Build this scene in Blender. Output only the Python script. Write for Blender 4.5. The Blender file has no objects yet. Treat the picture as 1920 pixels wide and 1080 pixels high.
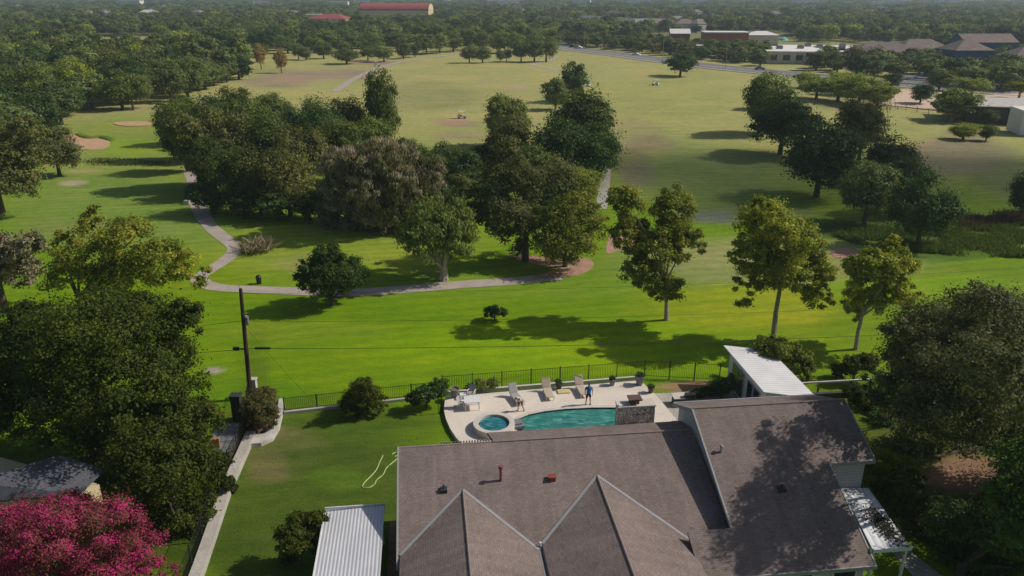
import bpy, math, random
import numpy as np
from mathutils import Vector, Matrix
from mathutils.geometry import tessellate_polygon

sc = bpy.context.scene
# ---------------------------------------------------------------- camera
F = 1450.; CH = 30.3; PT = math.atan(555/F)
cd = bpy.data.cameras.new('camera'); cam = bpy.data.objects.new('camera', cd); sc.collection.objects.link(cam)
cd.sensor_width = 36; cd.lens = F/1920*36; cd.clip_start = .5; cd.clip_end = 20000
cam.location = (0, 0, CH); cam.rotation_euler = (math.pi/2-PT, 0, 0); sc.camera = cam
# ---------------------------------------------------------------- sky and sun
SUN_EL = math.radians(41); SX, SY = 10.3, 1.8
SUN_AZ = math.atan2(SX, SY)
w = bpy.data.worlds.new('World'); sc.world = w; w.use_nodes = True
nt = w.node_tree; bg = nt.nodes['Background']; sky = nt.nodes.new('ShaderNodeTexSky')
sky.sky_type = 'NISHITA'; sky.sun_disc = False; sky.sun_elevation = SUN_EL; sky.sun_rotation = SUN_AZ
sky.dust_density = 2.0
nt.links.new(sky.outputs[0], bg.inputs[0]); bg.inputs[1].default_value = .062
sl = bpy.data.lights.new('sun', 'SUN'); so = bpy.data.objects.new('sun', sl); sc.collection.objects.link(so)
sl.energy = 3.6; sl.angle = math.radians(.53); sl.color = (1, .93, .82)
sd = Vector((SX, SY, 0)).normalized()*math.cos(SUN_EL)+Vector((0, 0, math.sin(SUN_EL)))
so.rotation_euler = sd.to_track_quat('Z', 'Y').to_euler(); so.location = (60, 10, 80)
sc.view_settings.view_transform = 'Standard'; sc.view_settings.look = 'None'
sc.view_settings.exposure = 0; sc.view_settings.gamma = 1
sc.cycles.max_bounces = 6; sc.cycles.diffuse_bounces = 3; sc.cycles.volume_bounces = 1
sc.cycles.transmission_bounces = 4; sc.cycles.use_adaptive_sampling = True

# ---------------------------------------------------------------- survey helpers
def ray(x, y):
    X = (x-960)/F; Y = -(y-540)/F
    return (X, math.cos(PT)+Y*math.sin(PT), -math.sin(PT)+Y*math.cos(PT))
def smooth(a, b, v):
    t = np.clip((v-a)/(b-a), 0, 1); return t*t*(3-2*t)
def hz(x, y):
    return smooth(80, 140, y)*(.2*np.sin(x/23+y/41)+.18*np.sin(x/37-y/29+1)+.1*np.sin(y/13+x/61))
def G(x, y, z=0.):
    d = ray(x, y); t = (z-CH)/d[2]; return Vector((d[0]*t, d[1]*t, z))
def GH(x, y):
    p = G(x, y)
    for _ in range(3): p = G(x, y, float(hz(p.x, p.y)))
    return p
def proj(X, Y, Z):
    dz = Z-CH; f = Y*math.cos(PT)-dz*math.sin(PT); u = Y*math.sin(PT)+dz*math.cos(PT)
    return 960+F*X/f, 540-F*u/f, f
YAW = math.radians(6.5)
def W(u, v, z=0.):
    return Vector((u*math.cos(YAW)-v*math.sin(YAW), u*math.sin(YAW)+v*math.cos(YAW), z))
def UV(p):
    return (p[0]*math.cos(YAW)+p[1]*math.sin(YAW), -p[0]*math.sin(YAW)+p[1]*math.cos(YAW))
def C(r, g, b, k=1.):
    f = lambda c: ((c/255+.055)/1.055)**2.4 if c > 10 else c/255/12.92
    return (f(r)*k, f(g)*k, f(b)*k)

# ---------------------------------------------------------------- materials
def newmat(name):
    m = bpy.data.materials.new(name); m.use_nodes = True
    return m, m.node_tree, m.node_tree.nodes['Principled BSDF']
def N(nt, t, **kw):
    n = nt.nodes.new(t)
    for k, v in kw.items():
        if k.startswith('i_'): n.inputs[int(k[2:]) if k[2:].isdigit() else k[2:]].default_value = v
        else: setattr(n, k, v)
    return n
def mixc(nt, a, b, f, mode='MIX'):
    n = nt.nodes.new('ShaderNodeMix'); n.data_type = 'RGBA'; n.blend_type = mode
    for s, v in ((0, f), (6, a), (7, b)):
        if hasattr(v, 'links'): nt.links.new(v, n.inputs[s])
        else: n.inputs[s].default_value = v if s == 0 else (*v[:3], 1)
    return n.outputs[2]
def ramp(nt, src, pts):
    r = nt.nodes.new('ShaderNodeValToRGB'); nt.links.new(src, r.inputs[0])
    while len(r.color_ramp.elements) < len(pts): r.color_ramp.elements.new(.5)
    for e, (p, c) in zip(r.color_ramp.elements, pts):
        e.position = p; e.color = (c, c, c, 1) if not hasattr(c, '__len__') else (*c, 1)
    return r.outputs[0]
def noise(nt, scale, detail=4, vec=None, rough=.55, mp=None):
    n = N(nt, 'ShaderNodeTexNoise'); n.inputs['Scale'].default_value = scale; n.inputs['Detail'].default_value = detail
    n.inputs['Roughness'].default_value = rough
    if vec is None:
        tc = N(nt, 'ShaderNodeTexCoord'); vec = tc.outputs['Object']
    if mp:
        m = N(nt, 'ShaderNodeMapping'); m.inputs['Scale'].default_value = mp; nt.links.new(vec, m.inputs[0]); vec = m.outputs[0]
    nt.links.new(vec, n.inputs[0]); return n.outputs[0]
def bump(nt, b, src, strength, dist=.05):
    n = N(nt, 'ShaderNodeBump'); n.inputs['Strength'].default_value = strength; n.inputs['Distance'].default_value = dist
    nt.links.new(src, n.inputs['Height']); nt.links.new(n.outputs[0], b.inputs['Normal'])
def simple(name, col, rough=.7, metal=0, var=.15, scale=3, bmp=0, spec=.4):
    m, t, b = newmat(name)
    v = ramp(t, noise(t, scale, 5), [(.3, 1-var), (.7, 1+var)])
    c = mixc(t, col, v, 1., 'MULTIPLY'); t.links.new(c, b.inputs['Base Color'])
    b.inputs['Roughness'].default_value = rough; b.inputs['Metallic'].default_value = metal
    b.inputs['Specular IOR Level'].default_value = spec
    if bmp: bump(t, b, noise(t, scale*8, 4), bmp)
    return m
def uvvec(t):
    n = N(t, 'ShaderNodeUVMap', uv_map='UVMap'); return n.outputs[0]

def mat_shingle(name, c1, c2):
    m, t, b = newmat(name); v = uvvec(t)
    br = N(t, 'ShaderNodeTexBrick'); t.links.new(v, br.inputs[0])
    br.offset = .5; br.inputs['Scale'].default_value = 1; br.inputs['Brick Width'].default_value = .25
    br.inputs['Row Height'].default_value = .13; br.inputs['Mortar Size'].default_value = .009
    br.inputs['Mortar Smooth'].default_value = .3; br.inputs['Bias'].default_value = 0
    br.inputs['Color1'].default_value = (*c1, 1); br.inputs['Color2'].default_value = (*c2, 1)
    br.inputs['Mortar'].default_value = (c1[0]*.65, c1[1]*.65, c1[2]*.65, 1)
    n1 = ramp(t, noise(t, .35, 6, v, rough=.65), [(.3, .8), (.7, 1.16)])
    n2 = ramp(t, noise(t, 9, 3, v), [(.25, .8), (.75, 1.2)])
    st = ramp(t, noise(t, 1, 4, v, mp=(2.2, .12, 1)), [(.3, .86), (.7, 1.09)])
    c = mixc(t, br.outputs[0], n1, 1, 'MULTIPLY'); c = mixc(t, c, n2, 1, 'MULTIPLY'); c = mixc(t, c, st, 1, 'MULTIPLY')
    t.links.new(c, b.inputs['Base Color']); b.inputs['Roughness'].default_value = .92
    b.inputs['Specular IOR Level'].default_value = .25
    bump(t, b, br.outputs['Fac'], -.5, .02)
    return m
def mat_corrugated(name, col, period=.28, along='X'):
    m, t, b = newmat(name); v = uvvec(t)
    sx = N(t, 'ShaderNodeSeparateXYZ'); t.links.new(v, sx.inputs[0])
    mu = N(t, 'ShaderNodeMath', operation='MULTIPLY'); t.links.new(sx.outputs[0 if along == 'X' else 1], mu.inputs[0]); mu.inputs[1].default_value = 2*math.pi/period
    si = N(t, 'ShaderNodeMath', operation='SINE'); t.links.new(mu.outputs[0], si.inputs[0])
    mr = N(t, 'ShaderNodeMapRange', i_1=-1., i_2=1.); t.links.new(si.outputs[0], mr.inputs[0])
    d = ramp(t, noise(t, .6, 6, v), [(.3, .86), (.65, 1.0)])
    s2 = ramp(t, mr.outputs[0], [(.02, .72), (.2, 1.)])
    c = mixc(t, col, d, 1, 'MULTIPLY'); c = mixc(t, c, s2, 1, 'MULTIPLY')
    t.links.new(c, b.inputs['Base Color']); b.inputs['Roughness'].default_value = .45
    b.inputs['Metallic'].default_value = .0
    bump(t, b, mr.outputs[0], .6, .03)
    return m
def mat_siding(name, col, row=.2):
    m, t, b = newmat(name); v = uvvec(t)
    br = N(t, 'ShaderNodeTexBrick'); t.links.new(v, br.inputs[0]); br.inputs['Scale'].default_value = 1
    br.inputs['Brick Width'].default_value = 4; br.inputs['Row Height'].default_value = row; br.inputs['Mortar Size'].default_value = .012
    br.inputs['Color1'].default_value = (*col, 1); br.inputs['Color2'].default_value = (col[0]*.93, col[1]*.93, col[2]*.93, 1)
    br.inputs['Mortar'].default_value = (col[0]*.5, col[1]*.5, col[2]*.5, 1)
    c = mixc(t, br.outputs[0], ramp(t, noise(t, 1.3, 5, v), [(.3, .85), (.7, 1.05)]), 1, 'MULTIPLY')
    t.links.new(c, b.inputs['Base Color']); b.inputs['Roughness'].default_value = .7
    return m
def mat_stone(name):
    m, t, b = newmat(name); v = uvvec(t)
    vo = N(t, 'ShaderNodeTexVoronoi'); vo.inputs['Scale'].default_value = 5.5; t.links.new(v, vo.inputs[0])
    ve = N(t, 'ShaderNodeTexVoronoi', feature='DISTANCE_TO_EDGE'); ve.inputs['Scale'].default_value = 5.5; t.links.new(v, ve.inputs[0])
    sp = N(t, 'ShaderNodeSeparateColor'); t.links.new(vo.outputs['Color'], sp.inputs[0])
    c = ramp(t, sp.outputs[0], [(0, C(210, 190, 165)), (.4, C(240, 228, 210)), (.7, C(185, 172, 160)), (1, C(250, 242, 228))])
    e = ramp(t, ve.outputs['Distance'], [(.02, .3), (.12, 1)])
    c = mixc(t, c, e, 1, 'MULTIPLY'); t.links.new(c, b.inputs['Base Color']); b.inputs['Roughness'].default_value = .9
    bump(t, b, e, .7, .04)
    return m
def mat_leaf(name, transl=.3, var=.25):
    m, t, b = newmat(name)
    a = N(t, 'ShaderNodeAttribute', attribute_name='tint'); oi = N(t, 'ShaderNodeObjectInfo')
    r = ramp(t, oi.outputs['Random'], [(0, (1-var, 1-var, 1-var)), (.35, (1.12, 1.02, .9)), (.7, (.92, .9, 1.)), (1, (1+var, 1+var*.8, 1))])
    c = mixc(t, a.outputs['Color'], r, 1, 'MULTIPLY')
    t.links.new(c, b.inputs['Base Color']); b.inputs['Roughness'].default_value = .6; b.inputs['Specular IOR Level'].default_value = .15
    tr = N(t, 'ShaderNodeBsdfTranslucent'); c2 = mixc(t, c, (1.2, 1.25, .5), 1, 'MULTIPLY'); t.links.new(c2, tr.inputs[0])
    mx = N(t, 'ShaderNodeMixShader'); mx.inputs[0].default_value = transl
    t.links.new(b.outputs[0], mx.inputs[1]); t.links.new(tr.outputs[0], mx.inputs[2])
    t.links.new(mx.outputs[0], t.nodes['Material Output'].inputs[0])
    return m
def mat_ground():
    m, t, b = newmat('grass_ground')
    a = N(t, 'ShaderNodeAttribute', attribute_name='tint')
    n1 = ramp(t, noise(t, .045, 6, rough=.6), [(.3, (.84, .9, .9)), (.5, (1, 1, 1)), (.72, (1.22, 1.04, 1.1))])
    n2 = ramp(t, noise(t, .5, 6, rough=.65, mp=(.6, 1, 1)), [(.3, (.86, .9, .85)), (.7, (1.15, 1.07, 1.12))])
    n3 = ramp(t, noise(t, 7, 6, rough=.75), [(.28, .6), (.72, 1.4)])
    n5 = ramp(t, noise(t, 1.7, 5, rough=.7, mp=(.45, 1.3, 1)), [(.3, (.8, .86, .76)), (.7, (1.24, 1.12, 1.3))])
    n4 = ramp(t, noise(t, .12, 3, mp=(.25, 3., 1)), [(.4, (.95, .97, .94)), (.62, (1.06, 1.03, 1.06))])
    c = a.outputs['Color']
    wv = N(t, 'ShaderNodeTexWave'); wv.inputs['Scale'].default_value = .16; wv.inputs['Distortion'].default_value = 3.5; wv.inputs['Detail'].default_value = 3
    tc = N(t, 'ShaderNodeTexCoord'); mp_ = N(t, 'ShaderNodeMapping'); mp_.inputs['Rotation'].default_value = (0, 0, 1.35); t.links.new(tc.outputs['Object'], mp_.inputs[0]); t.links.new(mp_.outputs[0], wv.inputs[0])
    n6 = ramp(t, wv.outputs['Fac'], [(.2, (.93, .95, .92)), (.8, (1.06, 1.04, 1.06))])
    n7 = ramp(t, noise(t, .22, 6, rough=.7, mp=(.5, 1, 1)), [(.56, (1, 1, 1)), (.72, (1.28, 1.05, 1.6))])
    for n in (n1, n2, n3, n4, n5, n6, n7): c = mixc(t, c, n, 1, 'MULTIPLY')
    t.links.new(c, b.inputs['Base Color']); b.inputs['Roughness'].default_value = .9; b.inputs['Specular IOR Level'].default_value = .12
    bump(t, b, noise(t, 9, 5, rough=.7), .5, .08)
    return m
def mat_water(name, c1, c2):
    m, t, b = newmat(name)
    n = noise(t, 1.3, 4, mp=(.6, 1.3, 1), rough=.5); n2 = noise(t, 3.2, 5, mp=(.45, 1.5, 1), rough=.6)
    c = mixc(t, c1, c2, ramp(t, n, [(.35, 0.), (.65, 1.)])); c = mixc(t, c, (c2[0]*3+.05, c2[1]*2, c2[2]*1.9), ramp(t, n2, [(.5, 0.), (.68, .75)]))  # the last mix paints pale ripple highlights into the water colour
    t.links.new(c, b.inputs['Base Color']); b.inputs['Roughness'].default_value = .08; b.inputs['IOR'].default_value = 1.33
    bump(t, b, n2, .6, .15)
    return m
def mat_path(name, col, var=.15):
    m, t, b = newmat(name)
    c = mixc(t, col, ramp(t, noise(t, .7, 6, rough=.65), [(.3, 1-var), (.7, 1+var)]), 1, 'MULTIPLY')
    c = mixc(t, c, ramp(t, noise(t, 6, 5, rough=.7), [(.3, 1-var), (.7, 1+var)]), 1, 'MULTIPLY')
    t.links.new(c, b.inputs['Base Color']); b.inputs['Roughness'].default_value = .92; b.inputs['Specular IOR Level'].default_value = .2
    return m

M = {}
M['shingle'] = mat_shingle('brown_shingle', (.205, .160, .145), (.25, .20, .185))
M['shingle_grey'] = mat_shingle('grey_shingle', (.10, .105, .13), (.13, .135, .16))
M['metal_white'] = mat_corrugated('white_ribbed_metal', (.66, .67, .71), .2, 'Y')
M['metal_white_y'] = mat_corrugated('white_ribbed_metal_b', (.80, .80, .82), .35, 'X')
M['metal_old'] = mat_corrugated('weathered_ribbed_metal', (.80, .82, .86), .4, 'Y')
M['siding'] = mat_siding('pale_siding', (.52, .53, .55))
M['brick'] = mat_siding('tan_brick', (.42, .33, .25), .09)
M['redbrick'] = mat_siding('red_brick', (.25, .085, .075), .5)
M['stone'] = mat_stone('rubble_stone')
M['white'] = simple('white_paint', (.72, .72, .72), .5, var=.05)
M['offwhite'] = simple('weathered_white', (.50, .48, .45), .8, var=.2, scale=1.2)
M['fascia'] = simple('grey_fascia', (.30, .30, .31), .6, var=.08)
M['ridge'] = simple('ridge_cap', (.25, .2, .18), .9, var=.15, scale=4)
M['black'] = simple('black_iron', (.012, .013, .014), .5, var=.1)
M['dark'] = simple('dark_grey', (.04, .04, .045), .7, var=.2)
M['glass'] = simple('dark_glass', (.02, .03, .04), .08, var=.1, spec=.8)
M['deck'] = mat_path('pale_pool_deck', (.70, .62, .54), .07)
M['coping'] = mat_path('coping_stone', (.6, .54, .48), .08)
M['concrete'] = mat_path('concrete', (.42, .39, .35), .18)
M['pathc'] = mat_path('cart_path', (.40, .345, .30), .16)
M['terra'] = mat_path('terracotta_gravel', (.40, .24, .17), .18)
M['sand'] = mat_path('bunker_sand', (.50, .32, .19), .14)
M['tan'] = mat_path('tan_court', (.62, .47, .35), .1)
M['asphalt'] = mat_path('asphalt', (.19, .185, .185), .12)
M['soil'] = mat_path('mulch_soil', (.20, .13, .085), .3)
M['bark'] = simple('bark', (.09, .07, .055), .9, var=.35, scale=6, bmp=.5)
M['bark_pale'] = simple('pale_bark', (.36, .31, .26), .85, var=.35, scale=5, bmp=.4)
M['wood_pole'] = simple('creosote_pole', (.045, .026, .02), .85, var=.3, scale=4)
M['wood'] = simple('weathered_wood', (.16, .13, .1), .85, var=.3, scale=5)
M['orange_wood'] = simple('new_timber', (.42, .2, .05), .7, var=.2, scale=5)
M['water'] = mat_water('pool_water', (.022, .16, .15), (.05, .25, .215))
M['spa_water'] = mat_water('spa_water', (.008, .09, .12), (.03, .2, .24))
M['leaf'] = mat_leaf('leaves', .3, .36)
M['leafd'] = mat_leaf('leaves_dry', .15)
M['ground'] = mat_ground()
M['tile'] = simple('pool_tile', (.03, .08, .09), .3, var=.2)
M['pot'] = simple('grey_planter', (.2, .2, .22), .6, var=.15)
M['potd'] = simple('dark_planter', (.05, .045, .06), .5, var=.15)
M['potr'] = simple('brown_planter', (.12, .07, .06), .6, var=.2)
M['sling'] = simple('beige_sling', (.50, .42, .33), .8, var=.08)
M['slingg'] = simple('grey_sling', (.36, .34, .34), .8, var=.08)
M['cushion'] = simple('yellow_cushion', (.60, .52, .25), .8, var=.08)
M['red'] = simple('rust_red', (.25, .06, .045), .6, var=.2)
M['redroof'] = mat_corrugated('red_metal_roof', (.42, .09, .09), 2.0, 'X')
M['cream'] = mat_path('cream_stucco', (.62, .52, .32), .06)
M['whiteroof'] = mat_path('white_flat_roof', (.74, .72, .7), .06)
M['pinkroof'] = mat_path('pale_pink_roof', (.62, .46, .38), .08)
M['blue'] = simple('blue_wall', (.05, .14, .24), .7, var=.1)
M['skin'] = simple('skin', (.42, .24, .17), .6, var=.05)
M['shirt_blue'] = simple('blue_shirt', (.05, .22, .50), .8, var=.15, scale=8)
M['shorts'] = simple('black_shorts', (.015, .015, .025), .8, var=.1)
M['shirt_white'] = simple('white_shirt', (.72, .70, .68), .8, var=.08)
M['shorts_red'] = simple('maroon_shorts', (.13, .02, .02), .8, var=.1)
M['hair'] = simple('dark_hair', (.02, .014, .01), .7, var=.1)
M['cap'] = simple('navy_cap', (.03, .04, .12), .8, var=.1)
M['teal'] = simple('teal_canvas', (.08, .5, .4), .7, var=.1)
M['hose'] = simple('pale_hose', (.45, .55, .22), .5, var=.05)
M['hill'] = simple('hill_scrub', (.05, .065, .035), .95, var=.3, scale=.01)

# ---------------------------------------------------------------- object helpers
def tag(o, label=None, cat=None, group=None, kind=None):
    if label: o['label'] = label
    if cat: o['category'] = cat
    if group: o['group'] = group
    if kind: o['kind'] = kind
    return o
def link(o, parent=None):
    sc.collection.objects.link(o)
    if parent is not None: o.parent = parent
    return o
def empty(name, loc=(0, 0, 0), rz=0., label=None, cat=None, group=None):
    o = bpy.data.objects.new(name, None); o.location = loc; o.rotation_euler = (0, 0, rz); o.empty_display_size = .5
    link(o); return tag(o, label, cat, group)
def copy_tree(o, parent=None):
    c = o.copy(); sc.collection.objects.link(c)
    if parent is not None: c.parent = parent
    for ch in list(o.children): copy_tree(ch, c)
    return c
def add_uv(me):
    n = len(me.loops)
    if n == 0: return
    co = np.empty(len(me.vertices)*3); me.vertices.foreach_get('co', co); co = co.reshape(-1, 3)
    vi = np.empty(n, dtype=np.int32); me.loops.foreach_get('vertex_index', vi)
    pn = np.empty(len(me.polygons)*3); me.polygons.foreach_get('normal', pn); pn = pn.reshape(-1, 3)
    lt = np.empty(len(me.polygons), dtype=np.int32); me.polygons.foreach_get('loop_total', lt)
    nn = np.repeat(pn, lt, axis=0); p = co[vi]
    h = np.stack([-nn[:, 1], nn[:, 0], np.zeros(n)], 1); l = np.linalg.norm(h, axis=1)
    flat = l < 1e-4; h[flat] = (1, 0, 0); h /= np.linalg.norm(h, axis=1)[:, None]
    s = np.cross(nn, h)
    uv = np.stack([(p*h).sum(1), (p*s).sum(1)], 1)
    me.uv_layers.new(name='UVMap').data.foreach_set('uv', uv.ravel())
class MB:
    def __init__(s): s.v = []; s.f = []
    def poly(s, pts):
        k = len(s.v); s.v += [tuple(p) for p in pts]; s.f.append(tuple(range(k, k+len(pts)))); return s
    def box(s, x0, y0, z0, x1, y1, z1, rot=0., c=None, tilt=None):
        P = [(x0, y0, z0), (x1, y0, z0), (x1, y1, z0), (x0, y1, z0), (x0, y0, z1), (x1, y0, z1), (x1, y1, z1), (x0, y1, z1)]
        if tilt is not None: P = [tuple(tilt @ Vector(p)) for p in P]
        if rot:
            cx, cy = c or ((x0+x1)/2, (y0+y1)/2); a, b = math.cos(rot), math.sin(rot)
            P = [(cx+(x-cx)*a-(y-cy)*b, cy+(x-cx)*b+(y-cy)*a, z) for x, y, z in P]
        k = len(s.v); s.v += P
        s.f += [tuple(k+i for i in q) for q in ((0, 3, 2, 1), (4, 5, 6, 7), (0, 1, 5, 4), (1, 2, 6, 5), (2, 3, 7, 6), (3, 0, 4, 7))]
        return s
    def tube(s, pts, rads, n=8, cap=True):
        pts = [Vector(p) for p in pts]
        if not hasattr(rads, '__len__'): rads = [rads]*len(pts)
        rings = []
        for i, p in enumerate(pts):
            d = (pts[min(i+1, len(pts)-1)]-pts[max(i-1, 0)]).normalized()
            a = d.cross(Vector((0, 1, .01)) if abs(d.y) < .9 else Vector((1, 0, 0))).normalized(); b = d.cross(a)
            k = len(s.v); rings.append(k)
            s.v += [tuple(p+(a*math.cos(t)+b*math.sin(t))*rads[i]) for t in (2*math.pi*j/n for j in range(n))]
        for r0, r1 in zip(rings, rings[1:]):
            s.f += [(r0+j, r1+j, r1+(j+1) % n, r0+(j+1) % n) for j in range(n)]
        if cap:
            s.f.append(tuple(rings[0]+j for j in range(n))); s.f.append(tuple(rings[-1]+j for j in reversed(range(n))))
        return s
    def lathe(s, prof, n=20, c=(0, 0), cap0=True, cap1=True):
        rings = []
        for r, z in prof:
            k = len(s.v); rings.append(k)
            s.v += [(c[0]+r*math.cos(2*math.pi*j/n), c[1]+r*math.sin(2*math.pi*j/n), z) for j in range(n)]
        for r0, r1 in zip(rings, rings[1:]):
            s.f += [(r0+j, r0+(j+1) % n, r1+(j+1) % n, r1+j) for j in range(n)]
        if cap0: s.f.append(tuple(rings[0]+j for j in reversed(range(n))))
        if cap1: s.f.append(tuple(rings[-1]+j for j in range(n)))
        return s
    def prism(s, pts, z0, z1, holes=()):
        loops = [[Vector((x, y, 0)) for x, y in pts]]+[[Vector((x, y, 0)) for x, y in h] for h in holes]
        flat = [p for l in loops for p in l]; tri = tessellate_polygon(loops)
        k = len(s.v); n = len(flat); s.v += [(p.x, p.y, z1) for p in flat]+[(p.x, p.y, z0) for p in flat]
        for t in tri:
            a, b, c = (flat[i] for i in t)
            if (b-a).cross(c-a).z < 0: t = t[::-1]
            s.f.append(tuple(k+i for i in t)); s.f.append(tuple(k+n+i for i in reversed(t)))
        o = 0
        for l in loops:
            m = len(l); ar = sum(l[i].x*l[(i+1) % m].y-l[(i+1) % m].x*l[i].y for i in range(m))
            outer = (o == 0)
            for i in range(m):
                a, b = k+o+i, k+o+(i+1) % m
                q = (a+n, b+n, b, a)
                s.f.append(q if (ar > 0) == outer else q[::-1])
            o += m
        return s
    def slab(s, pts, th):
        """roof slab: polygon top (3-D, CCW from above) with thickness th straight down"""
        k = len(s.v); n = len(pts); s.v += [tuple(p) for p in pts]+[(p[0], p[1], p[2]-th) for p in pts]
        s.f.append(tuple(k+i for i in range(n))); s.f.append(tuple(k+n+i for i in reversed(range(n))))
        for i in range(n): j = (i+1) % n; s.f.append((k+i, k+n+i, k+n+j, k+j))
        return s
    def build(s, name, mat, parent=None, smooth=False, off=(0, 0, 0), loc=None):
        me = bpy.data.meshes.new(name)
        me.from_pydata([(x-off[0], y-off[1], z-off[2]) for x, y, z in s.v], [], s.f)
        me.materials.append(mat); me.update(); add_uv(me)
        if smooth: me.polygons.foreach_set('use_smooth', [True]*len(me.polygons))
        o = bpy.data.objects.new(name, me)
        if loc: o.location = loc
        return link(o, parent)
def mesh_quads(name, V, Q, col, mat):
    me = bpy.data.meshes.new(name); n = len(Q)
    me.vertices.add(len(V)); me.vertices.foreach_set('co', V.ravel())
    me.loops.add(n*4); me.loops.foreach_set('vertex_index', Q.ravel().astype(np.int32))
    me.polygons.add(n); me.polygons.foreach_set('loop_start', np.arange(0, n*4, 4, dtype=np.int32))
    me.update(calc_edges=True)
    a = me.color_attributes.new('tint', 'FLOAT_COLOR', 'POINT')
    a.data.foreach_set('color', np.concatenate([col, np.ones((len(col), 1))], 1).ravel())
    me.materials.append(mat); return me

# ---------------------------------------------------------------- the ground sheet
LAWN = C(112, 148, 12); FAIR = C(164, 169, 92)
# x, y, rx, ry (survey pixels), colour, strength
PATCH = [
 (960, 640, 1500, 130, C(106, 146, 8), 1), (1150, 650, 520, 60, C(130, 170, 4), .85), (560, 620, 200, 25, C(124, 150, 30), .7), (1750, 600, 500, 120, C(108, 140, 12), .6),
 (420, 740, 220, 40, C(92, 138, 14), .7), (620, 450, 330, 70, C(136, 160, 46), .9), (980, 530, 600, 35, C(118, 152, 40), .5),
 (1450, 490, 330, 55, C(142, 154, 80), .9), (1750, 540, 260, 30, C(128, 165, 24), .8), (1380, 575, 220, 50, C(146, 164, 24), .8),
 (230, 400, 260, 90, C(118, 150, 55), .9), (240, 260, 180, 50, C(122, 150, 48), .8), (170, 430, 150, 22, C(128, 140, 66), .6),
 (260, 275, 90, 18, C(136, 165, 40), .8), (140, 345, 28, 7, C(190, 175, 135), .8), (155, 322, 40, 5, C(175, 165, 110), .5),
 (850, 230, 50, 10, C(166, 142, 104), .8), (865, 256, 60, 10, C(160, 150, 100), .6), (965, 163, 32, 4, C(175, 160, 120), .7), (910, 153, 22, 3, C(165, 155, 110), .6),
 (800, 180, 120, 30, C(140, 148, 84), .7), (1250, 190, 180, 60, C(156, 166, 84), .8), (1180, 250, 80, 30, C(152, 150, 90), .7),
 (1200, 325, 40, 22, C(150, 125, 105), .8), (1215, 270, 60, 20, C(135, 125, 85), .7), (1180, 300, 40, 30, C(120, 115, 75), .7),
 (1320, 330, 180, 60, C(118, 140, 72), .6), (1400, 400, 160, 22, C(112, 120, 84), .6), (1330, 408, 60, 12, C(110, 116, 104), .6),
 (1790, 290, 130, 40, C(134, 126, 92), .8), (1900, 330, 100, 40, C(110, 118, 72), .6), (1820, 245, 60, 15, C(150, 140, 90), .6),
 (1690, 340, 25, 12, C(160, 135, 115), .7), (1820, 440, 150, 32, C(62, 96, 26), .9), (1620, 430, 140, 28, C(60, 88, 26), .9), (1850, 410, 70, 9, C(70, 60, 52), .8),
 (1750, 475, 120, 16, C(66, 104, 28), .7), (1600, 476, 48, 9, C(158, 112, 92), .9), (600, 140, 130, 14, C(150, 138, 106), .8), (520, 155, 90, 12, C(150, 140, 102), .8), (700, 118, 60, 5, C(150, 130, 106), .8),
 (470, 130, 90, 8, C(140, 150, 78), .6), (300, 205, 60, 6, C(170, 150, 110), .4), (440, 415, 40, 8, C(128, 170, 20), .6),
 (560, 495, 60, 22, C(150, 150, 84), .5), (400, 694, 22, 8, C(170, 160, 140), .7), (250, 75, 80, 6, C(160, 165, 95), 1),
 (1590, 195, 90, 16, C(130, 135, 75), .7), (1640, 165, 60, 10, C(120, 135, 70), .7), (1300, 725, 80, 14, C(165, 130, 95), .85),
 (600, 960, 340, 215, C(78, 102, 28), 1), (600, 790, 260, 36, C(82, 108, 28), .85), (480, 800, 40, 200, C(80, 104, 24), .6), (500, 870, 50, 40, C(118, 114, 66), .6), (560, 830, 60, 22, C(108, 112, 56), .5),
 (520, 810, 50, 16, C(128, 120, 74), .5), (640, 900, 70, 22, C(88, 124, 26), .6), (430, 1040, 60, 60, C(66, 92, 24), .6), (1830, 890, 110, 40, C(160, 130, 92), .9), (60, 860, 160, 40, C(60, 88, 14), .9), (180, 980, 260, 130, C(64, 84, 22), .9), (1800, 850, 260, 190, C(72, 80, 34), .85), (1830, 890, 110, 40, C(150, 122, 86), .9), (1600, 760, 120, 60, C(84, 108, 22), .6),
]
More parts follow.
